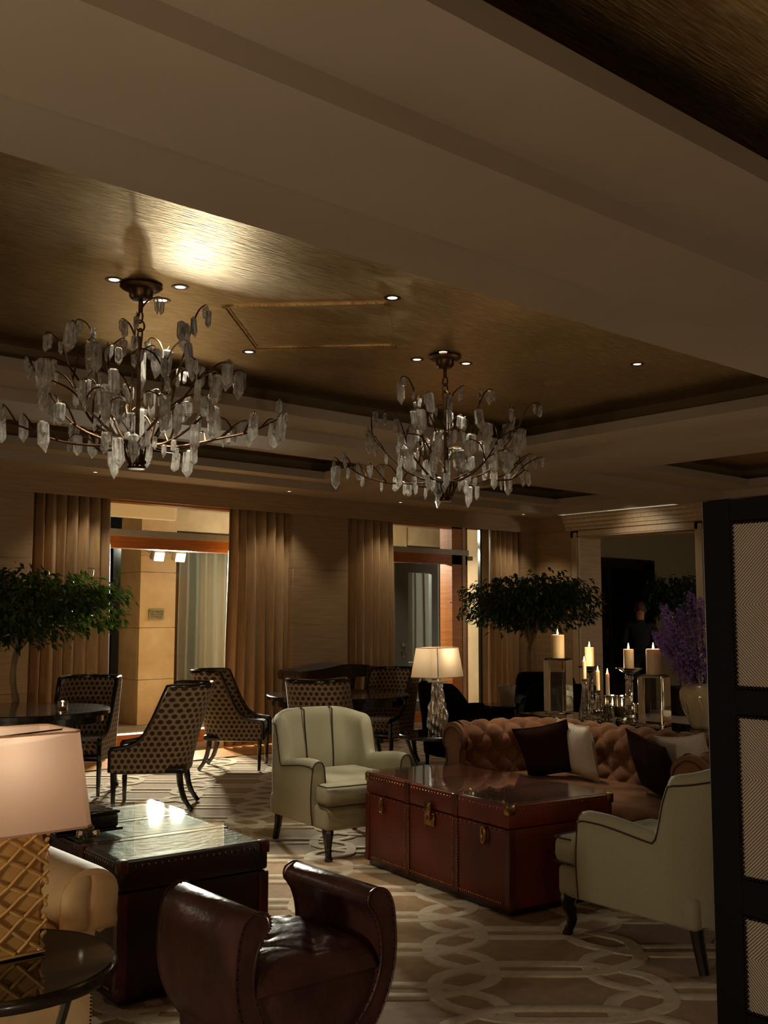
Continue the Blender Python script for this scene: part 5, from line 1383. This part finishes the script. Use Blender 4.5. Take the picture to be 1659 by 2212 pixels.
# ================================================================== PERSON in the next room
def person():
    t = thing('person', (13.15, 9.33, 0), face(-.8, -.55), 'person in black clothes standing in the dark room beyond the portal', 'person')
    J = {'pelvis': (0, 0, .92), 'waist': (0, -.01, 1.05), 'chest': (0, 0, 1.25), 'neck': (0, -.01, 1.42), 'head0': (0, -.02, 1.49), 'head1': (0, -.03, 1.58), 'head2': (0, -.02, 1.66)}
    E_ = [('pelvis', 'waist'), ('waist', 'chest'), ('chest', 'neck'), ('neck', 'head0'), ('head0', 'head1'), ('head1', 'head2')]
    Rr = {'pelvis': (.15, .11), 'waist': (.13, .095), 'chest': (.16, .11), 'neck': (.052, .052), 'head0': (.062, .07), 'head1': (.078, .095), 'head2': (.06, .075)}
    for s, n in ((-1, 'l'), (1, 'r')):
        J.update({n + 'sh': (s * .19, 0, 1.37), n + 'el': (s * .25, -.02, 1.09), n + 'wr': (s * .20, -.20, .98), n + 'ha': (s * .17, -.27, .97),
                  n + 'hip': (s * .09, 0, .86), n + 'kn': (s * .10, -.02, .48), n + 'an': (s * .10, .02, .08), n + 'to': (s * .11, -.14, .035)})
        Rr.update({n + 'sh': (.062, .062), n + 'el': (.045, .045), n + 'wr': (.032, .028), n + 'ha': (.04, .022), n + 'hip': (.09, .095), n + 'kn': (.06, .06), n + 'an': (.042, .045), n + 'to': (.04, .03)})
        E_ += [('chest', n + 'sh'), (n + 'sh', n + 'el'), (n + 'el', n + 'wr'), (n + 'wr', n + 'ha'), ('pelvis', n + 'hip'), (n + 'hip', n + 'kn'), (n + 'kn', n + 'an'), (n + 'an', n + 'to')]
        for k in range(5):                       # five fingers, thumb from the palm side
            dx = (-.026 + .013 * k) * 1.0; ln = (.05, .07, .075, .07, .055)[k]
            a, b = '%sf%da' % (n, k), '%sf%db' % (n, k)
            if k == 0: J[a] = (s * (.17 - .045), -.285, .955); J[b] = (s * (.17 - .05), -.315, .945)
            else: J[a] = (s * .17 + s * dx, -.30 - ln * .45, .955); J[b] = (s * .17 + s * dx, -.30 - ln * .8, .925)
            Rr[a] = (.009, .009); Rr[b] = (.008, .008); E_ += [(n + 'ha', a), (a, b)]
    names = list(J); me = bpy.data.meshes.new('body'); me.from_pydata([J[k] for k in names], [(names.index(a), names.index(b)) for a, b in E_], [])
    o = bpy.data.objects.new('body', me); COL.objects.link(o); o.parent = t
    sk = o.modifiers.new('skin', 'SKIN'); sv = me.skin_vertices[0].data
    for i, k in enumerate(names): sv[i].radius = Rr[k]
    sv[names.index('pelvis')].use_root = True
    o.modifiers.new('smooth', 'SUBSURF').levels = 2; o.modifiers['smooth'].render_levels = 2
    # clothed body, skin for head and hands by height mask
    m = P('clothed_body', (14, 13, 13), .85); nt = m.node_tree; b = nt.nodes['Principled BSDF']
    tc = nt.nodes.new('ShaderNodeTexCoord'); sp = nt.nodes.new('ShaderNodeSeparateXYZ'); nt.links.new(tc.outputs['Object'], sp.inputs[0])
    g = nt.nodes.new('ShaderNodeMath'); g.operation = 'GREATER_THAN'; g.inputs[1].default_value = 1.44; nt.links.new(sp.outputs[2], g.inputs[0])
    h = nt.nodes.new('ShaderNodeMath'); h.operation = 'LESS_THAN'; h.inputs[1].default_value = -.215; nt.links.new(sp.outputs[1], h.inputs[0])
    a = nt.nodes.new('ShaderNodeMath'); a.operation = 'MAXIMUM'; nt.links.new(g.outputs[0], a.inputs[0]); nt.links.new(h.outputs[0], a.inputs[1])
    mx = nt.nodes.new('ShaderNodeMix'); mx.data_type = 'RGBA'; nt.links.new(a.outputs[0], mx.inputs[0]); mx.inputs[6].default_value = lin((14, 13, 13)) + (1,); mx.inputs[7].default_value = lin((170, 110, 82)) + (1,)
    nt.links.new(mx.outputs[2], b.inputs['Base Color']); me.materials.append(m)
    def hr(u, v):
        th_ = PI * v * .62; a = 2 * PI * u; return (.088 * math.sin(th_) * math.cos(a), -.012 + .108 * math.sin(th_) * math.sin(a) + (.02 if math.sin(a) > 0 else .01), 1.60 + .118 * math.cos(th_) - (.04 * v * max(0, math.sin(a))))
    MB().grid(24, 10, hr, cu=True).build('hair', 'hair', t, True, 80, False)
    MB().lathe([(.0005, .022), (.009, .012), (.011, 0), (.004, -.008)], 8, (0, -.118, 1.565)).build('nose', 'skin', t)
    for s in (-1, 1):
        MB().lathe([(.0005, .009), (.008, .004), (.009, 0), (.0005, -.008)], 8, (s * .03, -.103, 1.60)).build('eye', 'wick', t)
        MB().rbox(s * .082 - .006, s * .082 + .006, -.03, .0, 1.555, 1.61, .005, 2).build('ear', 'skin', t)
    MB().rbox(-.022, .022, -.112, -.100, 1.528, 1.538, .004, 2).build('mouth', 'hair', t)
person()

# ================================================================== BICYCLE parked on the terrace
def bicycle():
    t = thing('bicycle', (11.35, 12.55, -.02), math.radians(40), 'dark bicycle parked outside beyond the glazed door', 'bicycle')
    for y in (-.52, .52):
        w = MB().tube([(0, y + .33 * math.cos(a), .34 + .33 * math.sin(a)) for a in [2 * PI * k / 32 for k in range(32)]], .014, 6, closed=True).build('wheel', 'rubber', t)
        for k in range(10):
            a = 2 * PI * k / 10; MB().tube([(0, y, .34), (0, y + .32 * math.cos(a), .34 + .32 * math.sin(a))], .0015, 4).build('spoke', 'steel', w)
    for p in (((0, .52, .34), (0, .1, .30), (0, .18, .85)), ((0, .1, .30), (0, -.36, .78), (0, .16, .76)), ((0, .52, .34), (0, .17, .78)), ((0, -.52, .34), (0, -.36, .78), (0, -.33, .95))):
        MB().tube(p, .015, 7).build('frame_tube', 'grey_frame', t)
    MB().rbox(-.06, .06, .08, .32, .86, .91, .02, 2).build('saddle', 'rubber', t)
    MB().tube(bez([(-.26, -.22, 1.0), (-.12, -.33, 1.03), (0, -.33, .96), (.12, -.33, 1.03), (.26, -.22, 1.0)], 4), .012, 7).build('handlebar', 'steel', t)
    MB().lathe([(.0005, .04), (.03, .03), (.035, 0), (.0005, -.03)], 10, (0, -.42, .92)).build('headlamp', 'steel', t)
bicycle()
